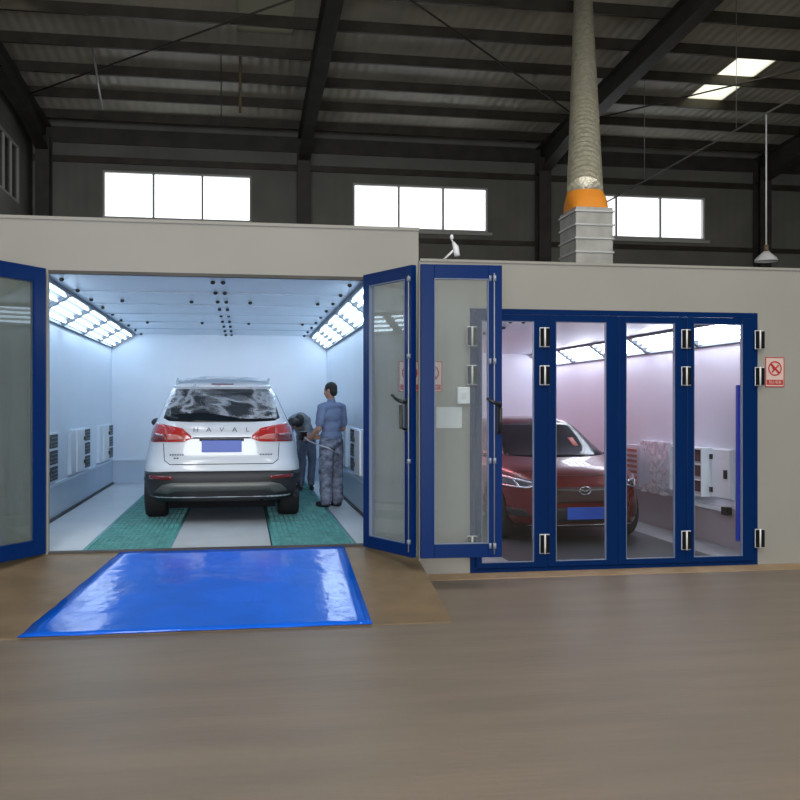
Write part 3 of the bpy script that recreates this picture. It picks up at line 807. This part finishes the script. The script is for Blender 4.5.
# ------------------------------------------------------------ cars
def car_shell(levels, n=64, ex=5.5):
    """levels: (z0, z1, y0, y1, w): plan superellipse at each level; z0 at y=y0 end, z1 at far end"""
    bm = BM(); rings = []
    for L in levels:
        zA, zB, ya, yb, w = L[:5]; e = L[5] if len(L) > 5 else ex
        ring = []
        for k in range(n):
            a = 2*pi*(k+.5)/n
            c_, s_ = cos(a), sin(a)
            x = w*math.copysign(abs(s_)**(2/e), s_); q = math.copysign(abs(c_)**(2/e), c_)
            y = (ya+yb)/2-(yb-ya)/2*q
            f = (1-q)/2
            z = zA+(zB-zA)*f
            ring.append(bm.verts.new((x, y, z)))
        rings.append(ring)
    for i in range(len(rings)-1):
        for k in range(n): bm.faces.new([rings[i][k], rings[i][(k+1) % n], rings[i+1][(k+1) % n], rings[i+1][k]])
    bm.faces.new(rings[0][::-1]); bm.faces.new(rings[-1])
    return bm

def car_body(name, levels, mt, parent, arches, ar, wmax):
    o = obj(name, car_shell(levels), mt, None, True)
    s = o.modifiers.new('s', 'SUBSURF'); s.levels = 1; s.render_levels = 1
    cut = []
    for y in arches:
        for sx in (-1, 1):
            bm = BM(); lathe(bm, [(ar, 0), (ar, .55)], 40, Matrix.Translation((sx*(wmax-.32) if sx > 0 else -(wmax-.32)-.55, y, ar*.86)) @ Matrix.Rotation(pi/2, 4, 'Y'))
            cut.append(obj('cut', bm, mt))
            b = o.modifiers.new('b', 'BOOLEAN'); b.operation = 'DIFFERENCE'; b.object = cut[-1]; b.solver = 'EXACT'
    apply_mods(o)
    for c in cut: bpy.data.objects.remove(c)
    me = o.data; me.materials.clear(); me.materials.append(mt)
    for p in me.polygons: p.use_smooth = True
    o.parent = parent
    return o

def bvh_of(levels):
    o = obj('tmp', car_shell(levels), M['black']); s = o.modifiers.new('s', 'SUBSURF'); s.levels = 1
    apply_mods(o); bm = BM(); bm.from_mesh(o.data); b = BVHTree.FromBMesh(bm); bm.free(); bpy.data.objects.remove(o)
    return b

def inside(p, poly):
    c = False; n = len(poly)
    for i in range(n):
        a, b = poly[i], poly[(i+1) % n]
        if (a[1] > p[1]) != (b[1] > p[1]) and p[0] < (b[0]-a[0])*(p[1]-a[1])/(b[1]-a[1])+a[0]: c = not c
    return c

def patch(name, poly, axis, bvh, m, parent, off=.004, th=.006, step=.04, wob=0, miss=None):
    """2D outline laid on the body. axis '+y' looks along +y: poly is (x,z); '+x'/'-x': poly is (y,z)"""
    pts = []; n = len(poly)
    for i in range(n):
        a, b = Vector(poly[i]), Vector(poly[(i+1) % n]); k = max(1, int((b-a).length/step))
        for j in range(k): pts.append(a.lerp(b, j/k))
    ne = len(pts); edges = [(i, (i+1) % ne) for i in range(ne)]
    xs = [p[0] for p in poly]; zs = [p[1] for p in poly]
    x = min(xs)+step/2
    while x < max(xs):
        z = min(zs)+step/2
        while z < max(zs):
            if inside((x, z), poly) and min((Vector((x, z))-q).length for q in pts[:ne]) > step*.45: pts.append(Vector((x, z)))
            z += step
        x += step
    r = delaunay_2d_cdt([Vector(p) for p in pts], edges, [], 1, 1e-5)
    bm = BM(); vs = []
    D = {'+y': Vector((0, 1, 0)), '+x': Vector((1, 0, 0)), '-x': Vector((-1, 0, 0)), '-z': Vector((0, 0, -1))}[axis]
    last = None
    for p in r[0]:
        if axis == '+y': o_ = Vector((p.x, -3, p.y))
        elif axis == '+x': o_ = Vector((-3, p.x, p.y))
        elif axis == '-x': o_ = Vector((3, p.x, p.y))
        else: o_ = Vector((p.x, p.y, 5))
        h, nn, _, _ = bvh.ray_cast(o_, D)
        if h is None:
            h = o_+D*(last if last else 3.2); nn = -D
        else:
            last = (h-o_).length
        if nn.dot(D) > 0: nn = -nn
        w_ = wob*(noise.noise(Vector((p.x*6, p.y*6, 2)))+.6) if wob else 0
        vs.append(bm.verts.new(h+nn*(off+w_)))
    for f in r[2]:
        try: bm.faces.new([vs[i] for i in f])
        except ValueError: pass
    for v in [v for v in bm.verts if not v.link_faces]: bm.verts.remove(v)
    bmesh.ops.recalc_face_normals(bm, faces=bm.faces)
    bm.faces.ensure_lookup_table()
    if sum((f.normal.dot(-D) for f in bm.faces)) < 0: bmesh.ops.reverse_faces(bm, faces=bm.faces)
    me = bpy.data.meshes.new(name); bm.to_mesh(me); bm.free()
    o = link(name, me, m, parent, True)
    if th:
        s = o.modifiers.new('s', 'SOLIDIFY'); s.thickness = th; s.offset = -1
    return o
def mirror(poly): return [(-p[0], p[1]) for p in poly][::-1]

def wheel(name, parent, x, y, r, w, sx, rimm):
    t_ = BM(); Mx = Matrix.Translation((x, y, r)) @ Matrix.Rotation(sx*pi/2, 4, 'Y')
    lathe(t_, [(r*.62, -w/2), (r*.93, -w/2), (r, -w*.36), (r, w*.36), (r*.93, w/2), (r*.62, w/2), (r*.6, w*.3), (r*.6, -w*.3), (r*.62, -w/2)], 40, Mx, cap=False)
    t_ = obj(name, t_, M['rubber'], parent, True)
    bm = BM(); lathe(bm, [(r*.62, w*.42), (r*.56, w*.44), (r*.54, w*.2), (r*.1, w*.2)], 30, Mx, cap=False)
    for k in range(5):
        a = 2*pi*k/5; ca, sa = cos(a), sin(a)
        tube(bm, [Mx @ Vector((ca*.03, sa*.03, w*.38)), Mx @ Vector((ca*r*.57, sa*r*.57, w*.42))], [.035, .022], 8)
    lathe(bm, [(.001, w*.44), (.05, w*.42), (.06, w*.2)], 16, Mx, cap=False)
    obj('rim', bm, rimm, t_, True)
    return t_

# --- white SUV seen from behind
suv = thing('car', 'white SUV with red tail lamps parked in the open left booth, seen from behind', 'car', (-.24, 10.86, F1))
LV = [(.22, .28, .20, 4.35, .76, 7), (.28, .32, .06, 4.55, .90, 6.5), (.56, .50, 0, 4.62, .94, 6.5), (.66, .62, .02, 4.62, .935, 6.5), (.72, .72, .075, 4.60, .925, 6), (.88, .80, .08, 4.55, .905, 5.5), (1.04, .86, .085, 4.48, .875, 5.5),
      (1.15, .93, .11, 4.30, .835, 5.5), (1.22, 1.10, .17, 3.20, .775, 6), (1.40, 1.38, .34, 2.75, .69, 6.5), (1.58, 1.56, .50, 2.35, .60, 6.5), (1.655, 1.62, .60, 2.15, .54, 6), (1.69, 1.66, .85, 1.95, .36, 4), (1.70, 1.675, 1.15, 1.7, .12, 3)]
body = car_body('car_body', LV, M['carwhite'], suv, (1.0, 3.68), .40, .935)
B1 = bvh_of(LV)
zsc = 1
# black lower bumper cladding
patch('rear_bumper', [(-.925, .60), (-.93, .45), (-.90, .27), (.90, .27), (.93, .45), (.925, .60), (.55, .615), (-.55, .615)], '+y', B1, M['clad'], suv, .012, .012, .05)
patch('skid_plate', [(-.74, .385), (-.66, .465), (-.55, .495), (.55, .495), (.66, .465), (.74, .385), (.60, .37), (.5, .40), (-.5, .40), (-.60, .37)], '+y', B1, M['skid'], suv, .028, .012, .05)
for s in (-1, 1):
    pl_ = [(.80, .53), (.80, .575), (.54, .565), (.54, .525)]
    if s < 0: pl_ = mirror(pl_)
    patch('reflector', pl_, '+y', B1, M['taildk'], suv, .022, .006, .05)
# side cladding
for ax in ('+x', '-x'):
    patch('side_cladding', [(1.42, .37), (3.26, .37), (3.26, .56), (1.42, .56)], ax, B1, M['clad'], suv, .008, .008, .08)
    patch('side_window', [(.78, 1.17), (2.95, 1.13), (2.45, 1.42), (2.1, 1.52), (1.0, 1.54), (.84, 1.50)], ax, B1, M['carglass'], suv, .004, .004, .06)
# rear glass
RG = [(-.665, 1.215), (-.60, 1.185), (-.3, 1.17), (.3, 1.17), (.60, 1.185), (.665, 1.215), (.575, 1.52), (.52, 1.555), (-.52, 1.555), (-.575, 1.52)]
rg = patch('rear_window', RG, '+y', B1, M['carglass'], suv, .004, .004, .05)
fl = patch('masking_film', [(-.66, 1.24), (-.2, 1.27), (.2, 1.20), (.62, 1.19), (.60, 1.5), (.45, 1.60), (-.45, 1.60), (-.60, 1.48)], '+y', B1, M['film'], suv, .018, 0, .03, wob=.012)
# roof film
patch('roof_film', [(-.46, .66), (.46, .66), (.40, 1.5), (-.40, 1.5)], '-z', B1, M['film'], suv, .01, 0, .05, wob=.02)
# roof spoiler lip
patch('roof_spoiler', [(-.56, 1.565), (.56, 1.565), (.50, 1.635), (-.50, 1.635)], '+y', B1, M['carwhite'], suv, .03, .03, .05)
patch('brake_lamp', [(-.13, 1.585), (.13, 1.585), (.13, 1.598), (-.13, 1.598)], '+y', B1, M['taildk'], suv, .034, .004, .05)
# tail lamps: outer on body, inner on gate
for s in (-1, 1):
    out_ = [(.815, .94), (.81, 1.09), (.75, 1.165), (.615, 1.135), (.615, .945)]
    inn = [(.605, .945), (.605, 1.135), (.44, 1.10), (.345, 1.02), (.335, .985), (.42, .95)]
    lt = [(.60, .97), (.60, 1.035), (.50, 1.03), (.40, .995), (.43, .975)]
    if s < 0: out_, inn, lt = mirror(out_), mirror(inn), mirror(lt)
    a = patch('tail_lamp', out_, '+y', B1, M['tail'], suv, .012, .012, .03)
    b = patch('lens', inn, '+y', B1, M['tail'], a, .014, .012, .03)
    patch('pale_lens', lt, '+y', B1, M['taillt'], b, .020, .004, .03)
    st = [(.79, .95), (.79, 1.04), (.62, 1.03), (.62, .955)]
    if s < 0: st = mirror(st)
    patch('dark_lens', st, '+y', B1, M['taildk'], a, .017, .004, .03)
# gate seam lines
def seam(name, pts, w, m, off=.006, parent=suv, bvh=B1):
    P = []
    for i in range(len(pts)-1):
        a, b = Vector(pts[i]), Vector(pts[i+1]); k = max(1, int((b-a).length/.04))
        for j in range(k): P.append(a.lerp(b, j/k))
    P.append(Vector(pts[-1])); q = []
    for p in P:
        h, nn, _, _ = bvh.ray_cast(Vector((p.x, -3, p.y)), Vector((0, 1, 0)))
        if h: q.append(h+Vector((0, -1, 0))*off)
    bm = BM(); tube(bm, q, w, 6); return obj(name, bm, m, parent, True)
seam('tailgate_gap', [(-.655, .93), (-.64, .74), (-.58, .695), (.58, .695), (.64, .74), (.655, .93)], .005, M['vent_in'], 0)
patch('garnish_shade', [(-.34, .985), (.34, .985), (.32, 1.0), (-.32, 1.0)], '+y', B1, M['clad'], suv, .014, .012, .05)  # dark strip standing in for the shadow below the pale tailgate edge
patch('handle_recess', [(-.25, .955), (.25, .955), (.25, .983), (-.25, .983)], '+y', B1, M['clad'], suv, .004, .004, .05)
h = B1.ray_cast(Vector((0, -3, .9)), Vector((0, 1, 0)))[0]
bm = BM(); box(bm, -.225, .225, h.y-.022, h.y-.004, .83, .965); obj('number_plate', bm, M['plate'], suv, bevel=.004)
Rx = Matrix.Rotation(pi/2, 4, 'X')
h = B1.ray_cast(Vector((0, -3, 1.10)), Vector((0, 1, 0)))[0]
for ch, x in zip('HAVAL', (-.29, -.145, 0, .145, .29)):
    hh = B1.ray_cast(Vector((x, -3, 1.085)), Vector((0, 1, 0)))[0]
    text_mesh('badge_letter', ch, .07, M['letter'], suv, Matrix.Translation((x, hh.y-.010, 1.085)) @ Rx, .004, 1.25)
hh = B1.ray_cast(Vector((.50, -3, .80)), Vector((0, 1, 0)))[0]
bm = BM()
for k in range(5): box(bm, .43+.03*k, .452+.03*k, hh.y-.009, hh.y-.002, .793, .808)
obj('trim_badge', bm, M['letter'], suv)
hh = B1.ray_cast(Vector((-.50, -3, .79)), Vector((0, 1, 0)))[0]
bm = BM()
for k in range(6): box(bm, -.58+.027*k, -.561+.027*k, hh.y-.009, hh.y-.002, .795, .812)
for k in range(2): box(bm, -.535+.03*k, -.512+.03*k, hh.y-.009, hh.y-.002, .755, .772)
obj('model_badge', bm, M['letter'], suv)
# roof rails, wiper, mirrors
for s in (-1, 1):
    bm = BM(); tube(bm, [(s*.545, .70, 1.60), (s*.555, .80, 1.655), (s*.56, 1.2, 1.69), (s*.56, 2.0, 1.67), (s*.56, 2.2, 1.60)], [.012, .018, .018, .018, .012], 8); obj('roof_rail', bm, M['alu'] if 0 else M['carwhite'], suv, True)
    bm = BM(); ellipsoid(bm, (s*.97, 3.0, 1.12), (.085, .05, .06)); tube(bm, [(s*.80, 3.02, 1.08), (s*.95, 3.0, 1.10)], .025, 8); obj('wing_mirror', bm, M['clad'], suv, True)
bm = BM(); tube(bm, [(-.02, .17, 1.20), (-.35, .20, 1.22)], .008, 6); obj('rear_wiper', bm, M['black'], suv, True)
for y in (1.0, 3.68):
    for s in (-1, 1): wheel('wheel', suv, s*.795, y, .345, .25, s, M['alu'])
bm = BM(); tube(bm, [(-.7, 1.0, .34), (.7, 1.0, .34)], .05, 10); box(bm, -.62, .62, .35, 4.2, .17, .40); tube(bm, [(.45, .14, .29), (.45, .8, .28)], .03, 10); obj('underbody', bm, M['matt'], suv)  # matt black box set low to stand in for shade under the car

# --- dark red car facing the viewer
red = thing('car', 'dark red hatchback facing out behind the closed glass doors', 'car', (3.93, 10.42, F2))
red.scale = (1.03, 1, 1)
LR = [(.17, .25, .25, 4.2, .72, 6), (.21, .3, .06, 4.35, .83, 5), (.36, .45, .0, 4.40, .875, 4.4), (.50, .62, .0, 4.40, .885, 4.2), (.64, .78, .04, 4.38, .885, 4.2), (.76, .90, .10, 4.34, .875, 4.2), (.84, .97, .20, 4.28, .85, 4.4), (.90, 1.0, .36, 4.2, .79, 4.8),
      (.985, 1.06, 1.02, 4.05, .735, 6), (1.16, 1.2, 1.42, 3.95, .665, 7), (1.36, 1.34, 1.84, 3.75, .575, 7), (1.435, 1.40, 2.02, 3.6, .515, 6.5), (1.475, 1.44, 2.3, 3.4, .36, 4), (1.485, 1.46, 2.6, 3.1, .12, 3)]
car_body('car_body', LR, M['carred'], red, (.86, 3.5), .375, .885)
B2 = bvh_of(LR)
patch('windscreen', [(-.655, 1.005), (-.3, .985), (.3, .985), (.655, 1.005), (.535, 1.38), (.3, 1.395), (-.3, 1.395), (-.535, 1.38)], '+y', B2, M['carglass'], red, .004, .004, .05)
for ax in ('+x', '-x'):
    patch('side_window', [(1.55, 1.03), (3.6, 1.08), (3.3, 1.32), (2.2, 1.35), (1.95, 1.30)], ax, B2, M['carglass'], red, .004, .004, .06)
for s in (-1, 1):
    hl = [(.83, .665), (.86, .76), (.80, .80), (.50, .735), (.47, .70), (.62, .655)]
    ln_ = [(.85, .755), (.80, .79), (.56, .735), (.565, .715), (.795, .765), (.825, .74)]
    l2 = [(.83, .67), (.62, .66), (.49, .70), (.50, .715), (.625, .675), (.82, .685)]
    l3 = [(.70, .672), (.74, .76), (.725, .76), (.68, .672)]
    if s < 0: hl, ln_, l2, l3 = map(mirror, (hl, ln_, l2, l3))
    a = patch('headlamp', hl, '+y', B2, mat('smoked_lamp', (.05, .05, .06), .1, coat=1), red, .008, .008, .025)
    patch('chrome_edge', ln_, '+y', B2, M['chrome'], a, .015, .004, .025)
    patch('chrome_edge', l2, '+y', B2, M['chrome'], a, .015, .004, .025)
    patch('lamp_divider', l3, '+y', B2, M['chrome'], a, .014, .004, .025)
    fg = [(.78, .33), (.80, .42), (.66, .42), (.60, .33)]
    if s < 0: fg = mirror(fg)
    patch('fog_lamp', fg, '+y', B2, M['clad'], red, .006, .006, .03)
    bm = BM(); ellipsoid(bm, (s*.93, 1.45, 1.03), (.10, .06, .075)); tube(bm, [(s*.74, 1.45, .98), (s*.88, 1.45, 1.0)], .025, 8); obj('wing_mirror', bm, M['carred'], red, True)
    patch('chrome_vane', [(s*.42, .56), (s*.46, .60), (s*.40, .66), (s*.36, .67), (s*.40, .62), (s*.40, .57)] if s > 0 else [(s*.40, .57), (s*.40, .62), (s*.36, .67), (s*.40, .66), (s*.46, .60), (s*.42, .56)], '+y', B2, M['chrome'], red, .012, .006, .02)
M['grille'] = mat('dark_red_grille', (.035, .008, .008), .4)
patch('grille', [(-.34, .68), (-.44, .60), (-.40, .50), (.40, .50), (.44, .60), (.34, .68)], '+y', B2, M['grille'], red, .006, .006, .04)
patch('grille_bar', [(-.30, .655), (-.34, .645), (-.1, .63), (.1, .63), (.34, .645), (.30, .655), (.1, .645), (-.1, .645)], '+y', B2, M['skid'], red, .016, .006, .03)
patch('lower_grille', [(-.55, .44), (-.5, .27), (.5, .27), (.55, .44)], '+y', B2, M['clad'], red, .006, .006, .04)
patch('bumper_trim', [(-.62, .235), (-.6, .215), (.6, .215), (.62, .235), (.55, .25), (-.55, .25)], '+y', B2, M['chrome'], red, .014, .008, .04)
hh = B2.ray_cast(Vector((0, -3, .37)), Vector((0, 1, 0)))[0]
bm = BM(); box(bm, -.22, .22, hh.y-.03, hh.y-.008, .31, .45); obj('number_plate', bm, M['plate'], red, bevel=.004)
hh = B2.ray_cast(Vector((0, -3, .64)), Vector((0, 1, 0)))[0]
bm = BM(); seg = 28
tube(bm, [(.065*cos(2*pi*k/seg), hh.y-.03, .64+.045*sin(2*pi*k/seg)) for k in range(seg+1)], .007, 8, False)
tube(bm, [(-.05, hh.y-.03, .66), (0, hh.y-.03, .625), (.05, hh.y-.03, .66)], .006, 6); obj('front_emblem', bm, M['chrome'], red, True)
patch('bonnet_gap', [(-.70, .86), (-.4, .80), (.4, .80), (.70, .86), (.4, .808), (-.4, .808)], '+y', B2, M['vent_in'], red, .003, .002, .05)
patch('windscreen_sticker', [(.30, 1.10), (.37, 1.10), (.37, 1.20), (.30, 1.20)], '+y', B2, mat('red_sticker', (.5, .12, .08), .5), red, .008, .002, .04)
for y in (.86, 3.5):
    for s in (-1, 1): wheel('wheel', red, s*.765, y, .325, .215, s, M['alu'])
bm = BM(); tube(bm, [(-.7, .86, .325), (.7, .86, .325)], .04, 10); obj('underbody', bm, M['matt'], red)

# ------------------------------------------------------------ people
def hand(bm, wrist, d, nrm, side, L=.17, curl=.5):
    """fingers along d, palm normal nrm (towards palm), thumb on 'side' vector"""
    w = Vector(wrist); d = Vector(d).normalized(); nrm = Vector(nrm).normalized(); sd = d.cross(nrm).normalized()
    if sd.dot(Vector(side)) < 0: sd = -sd
    for q in (-1.2, -.4, .4, 1.2): capsule(bm, w+d*.01+sd*q*.011, w+d*.085+sd*q*.019, .013, .012)
    for i, (q, fl_) in enumerate(((1.2, .070), (.42, .078), (-.4, .073), (-1.2, .058))):
        p = w+d*.085+sd*q*.019; dd = d.copy()
        for j, fr in enumerate((.45, .32, .23)):
            ang = curl*(.5+.5*j)
            dd2 = (dd*cos(ang)+nrm*sin(ang)).normalized()
            p2 = p+dd2*fl_*fr*1.1; capsule(bm, p, p2, .0092-.0006*j, .0088-.0007*j, seg=10); p = p2; dd = dd2
    p = w+d*.025+sd*.026; dd = (d*.6+sd*.8).normalized()
    for fr in (.04, .032, .026):
        p2 = p+dd*fr; capsule(bm, p, p2, .012, .0105, seg=10); p = p2; dd = (dd+d*.4+nrm*.35).normalized()

def head(bm, c, f, up):
    """c centre of head, f facing, up"""
    f = Vector(f).normalized(); up = Vector(up).normalized(); r = f.cross(up).normalized(); up = r.cross(f)
    R = Matrix((r, f, up)).transposed()
    E = lambda p, rad: ellipsoid(bm, Vector(c)+R @ Vector(p), rad, R, 20, 14)
    E((0, -.008, .03), (.074, .094, .082)); E((0, .02, -.035), (.058, .068, .075)); E((0, .045, -.085), (.032, .030, .022))
    E((0, .089, -.012), (.011, .018, .026)); E((0, .097, -.030), (.015, .014, .010))
    E((0, .070, .028), (.052, .022, .012)); E((0, .082, -.060), (.022, .010, .008))
    for s in (-1, 1):
        E((s*.030, .074, .008), (.012, .010, .009)); E((s*.078, -.005, -.008), (.010, .020, .032)); E((s*.040, .058, -.030), (.022, .024, .022))
    return R

def hair_cap(name, c, R, m, parent, s=1.0, drop=0):
    bm = BM()
    c = Vector(c)
    ellipsoid(bm, c+R @ Vector((0, -.014, .036)), (.080*s, .097*s, .085*s), R, 24, 16)
    ellipsoid(bm, c+R @ Vector((0, -.050, -.015-drop)), (.070*s, .055*s, .065*s), R, 20, 12)
    return remeshed(name, bm, .006, m, parent, 2, .004, 60)

# person 1, standing with back to the viewer
th1 = radians(38)
p1 = thing('person', 'person standing in a blue-grey shirt and mottled trousers holding a dark device', 'person', (1.17, 12.6, F1), th1)
bm = BM()
# torso, neck, head
ellipsoid(bm, (0, 0, .93), (.155, .11, .13)); ellipsoid(bm, (0, 0, 1.08), (.145, .10, .16)); ellipsoid(bm, (0, -.005, 1.24), (.165, .11, .15)); ellipsoid(bm, (0, -.01, 1.335), (.17, .075, .07))
capsule(bm, (0, -.015, 1.36), (0, .005, 1.46), .056, .052)
hR = head(bm, (0, .02, 1.555), (-.35, 1, -.12), (0, .12, 1))
for s in (-1, 1):
    capsule(bm, (s*.09, 0, .86), (s*.105, .01, .47), .085, .055); capsule(bm, (s*.105, .01, .47), (s*.11, -.015, .09), .054, .038)
    capsule(bm, (s*.11, -.03, .04), (s*.125, .13, .03), .035, .028)
    capsule(bm, (s*.13, -.01, 1.345), (s*.19, -.01, 1.33), .06, .055)
# left arm (image left), hanging and bent forward
capsule(bm, (-.19, -.01, 1.33), (-.265, -.01, 1.05), .052, .042); capsule(bm, (-.265, -.01, 1.05), (-.265, .20, .92), .042, .030)
hand(bm, (-.265, .21, .918), (.15, 1, -.05), (.6, -.2, -.3), (0, 0, 1), curl=.6)
capsule(bm, (.19, -.01, 1.33), (.24, .0, 1.05), .050, .040); capsule(bm, (.24, .0, 1.05), (.02, .22, .93), .040, .027)
hand(bm, (.01, .228, .925), (-.9, .6, 0), (-.6, -.4, 0), (0, 0, 1), curl=.6)
remeshed('body', bm, .0055, M['skin'], p1, 2)
hair_cap('hair', (0, .02, 1.555), hR, M['hair'], p1, .99)
p1.scale = (.9, .95, 1)
bm = BM()
ellipsoid(bm, (0, 0, .95), (.185, .135, .11)); ellipsoid(bm, (0, 0, 1.08), (.175, .125, .17)); ellipsoid(bm, (0, -.005, 1.22), (.19, .13, .16)); ellipsoid(bm, (0, -.012, 1.335), (.195, .092, .075))
capsule(bm, (0, -.012, 1.37), (0, -.005, 1.405), .068, .064)
for s in (-1, 1):
    capsule(bm, (s*.13, -.01, 1.335), (s*.195, -.01, 1.325), .072, .072)
    capsule(bm, (s*.195, -.01, 1.325), (s*(.245 if s < 0 else .232), -.012, 1.13), .070, .068)
remeshed('shirt', bm, .007, M['shirt'], p1, 3, .010, 9)
bm = BM()
ellipsoid(bm, (0, 0, .88), (.18, .14, .13)); ellipsoid(bm, (0, 0, .94), (.17, .125, .06))
for s in (-1, 1):
    capsule(bm, (s*.09, 0, .84), (s*.108, .01, .46), .115, .098); capsule(bm, (s*.108, .01, .46), (s*.115, -.01, .10), .098, .088)
remeshed('trousers', bm, .008, M['trous'], p1, 3, .016, 7)
for s in (-1, 1):
    bm = BM(); capsule(bm, (s*.115, -.04, .045), (s*.13, .14, .038), .045, .038); ellipsoid(bm, (s*.115, -.03, .08), (.045, .055, .05))
    remeshed('shoe', bm, .007, M['shoe'], p1, 2)
t = thing('handheld_device', 'small black handheld box held by the standing worker', 'device', (1.17, 12.6, F1), th1)
bm = BM(); box(bm, -.27, -.15, .30, .37, .89, 1.01); obj('housing', bm, M['black'], t, bevel=.01)
bm = BM(); box(bm, -.25, -.17, .371, .376, .92, .98); obj('screen', bm, M['taildk'], t)
bm = BM(); Rr = Matrix.Rotation(th1, 4, 'Z')
tube(bm, [Rr @ Vector(p) for p in ((-.27, .24, .935), (-.29, .10, .88), (-.25, -.02, .84), (-.175, -.13, .80), (-.09, -.185, .74))], [.010, .009, .008, .008, .006], 8)
o = tag(obj('air_hose', bm, M['alu'], None, True), 'short pale hose from the standing worker hand across the hip', 'hose'); o.location = (1.17, 12.6, F1)

# person 2, bent over beside the car
p2 = thing('person', 'person with dark hair bent over beside the white SUV in a grey shirt', 'person', (.995, 15.1, F1), 0)
P2S = (.9, 1, 1)
bm = BM()
ellipsoid(bm, (0, .02, .88), (.14, .12, .12)); capsule(bm, (-.01, -.02, .90), (-.11, -.30, 1.10), .125, .135); ellipsoid(bm, (-.14, -.36, 1.14), (.17, .10, .09), Matrix.Rotation(.2, 3, 'Z'))
capsule(bm, (-.14, -.38, 1.14), (-.16, -.46, 1.12), .055, .05)
h2 = (-.16, -.52, 1.09); hR2 = head(bm, h2, (-.35, -.45, -.75), (-.1, -.75, .5))
for s in (-1, 1):
    capsule(bm, (s*.08, .0, .86), (s*.09+.02, .02 if s > 0 else -.02, .46), .08, .054); capsule(bm, (s*.09+.02, .02 if s > 0 else -.02, .46), (s*.09, .03, .09), .052, .036)
    capsule(bm, (s*.09, .04, .04), (s*.10, -.10, .03), .035, .028)
    sx = -.14+s*.16; sy = -.36+s*.04
    capsule(bm, (sx, sy, 1.12), (sx-.02, sy-.10, .90), .048, .038); capsule(bm, (sx-.02, sy-.10, .90), (sx-.04, sy-.27, .86), .037, .026)
    hand(bm, (sx-.04, sy-.275, .86), (-.1, -1, .0), (-.2, 0, -1), (-s, 0, 0), curl=.35)
remeshed('body', bm, .0055, M['skin2'], p2, 2)
hair_cap('hair', h2, hR2, M['hair'], p2, 1.12, .01)
p2.scale = P2S
bm = BM()
ellipsoid(bm, (0, .0, .93), (.165, .14, .09)); capsule(bm, (-.01, -.03, .92), (-.11, -.30, 1.10), .15, .155); ellipsoid(bm, (-.14, -.355, 1.13), (.19, .115, .105), Matrix.Rotation(.2, 3, 'Z'))
for s in (-1, 1):
    sx = -.14+s*.16; sy = -.36+s*.04
    capsule(bm, (sx-s*.03, sy, 1.12), (sx-.02, sy-.08, .94), .075, .062); capsule(bm, (sx-.02, sy-.10, .91), (sx-.035, sy-.22, .87), .054, .044)
remeshed('shirt', bm, .008, M['shirt2'], p2, 3, .008, 9)
bm = BM(); ellipsoid(bm, (0, .02, .87), (.16, .14, .12))
for s in (-1, 1):
    capsule(bm, (s*.08, .0, .84), (s*.09+.02, .02 if s > 0 else -.02, .46), .098, .078); capsule(bm, (s*.09+.02, .02 if s > 0 else -.02, .46), (s*.09, .03, .11), .076, .062)
remeshed('trousers', bm, .008, M['trous2'], p2, 3, .010, 9)
for s in (-1, 1):
    bm = BM(); capsule(bm, (s*.09, .05, .045), (s*.10, -.12, .038), .043, .037); ellipsoid(bm, (s*.09, .04, .08), (.042, .05, .045))
    remeshed('shoe', bm, .007, M['shoe'], p2, 2)

# ------------------------------------------------------------ light
W = bpy.data.worlds.new('world'); SC.world = W; W.use_nodes = True
bg = W.node_tree.nodes['Background']; bg.inputs[0].default_value = (.93, .97, 1, 1); bg.inputs[1].default_value = 2.2
def area(name, loc, rot, sx, sy, e, col):
    l = bpy.data.lights.new(name, 'AREA'); l.shape = 'RECTANGLE'; l.size = sx; l.size_y = sy; l.energy = e; l.color = col
    o = bpy.data.objects.new(name, l); COL.objects.link(o); o.location = loc; o.rotation_euler = rot; return o
area('roller_door_daylight', ((DX0+DX1)/2, RY-.3, DZ/2), (radians(90), 0, 0), DX1-DX0, DZ, 1150, (.92, .95, 1))
for i, x in enumerate((-1.9, 4.8, 11.3)): area('added_roof_fill', (x, 0, roofz(0)-.3), (0, 0, 0), 1.0, 12, 520, (1, .97, .90))  # added fill lamps below the unseen roof strips, brightening floor and ceiling

# ------------------------------------------------------------ camera
cam = bpy.data.cameras.new('camera'); cam.sensor_width = 36; cam.lens = 940/800*36; cam.shift_y = 4/800
c = bpy.data.objects.new('camera', cam); COL.objects.link(c)
c.location = (0, 0, 1.70); c.rotation_euler = (radians(90), 0, -math.atan(157/940))
cam.clip_end = 200
SC.camera = c
SC.view_settings.view_transform = 'Standard'; SC.view_settings.look = 'None'; SC.view_settings.gamma = 1; SC.view_settings.exposure = 0
try: SC.view_settings.use_curve_mapping = False
except Exception: pass
SC.cycles.use_denoising = True
SC.cycles.max_bounces = 10; SC.cycles.diffuse_bounces = 5; SC.cycles.transparent_max_bounces = 16
SC.cycles.sample_clamp_indirect = 6
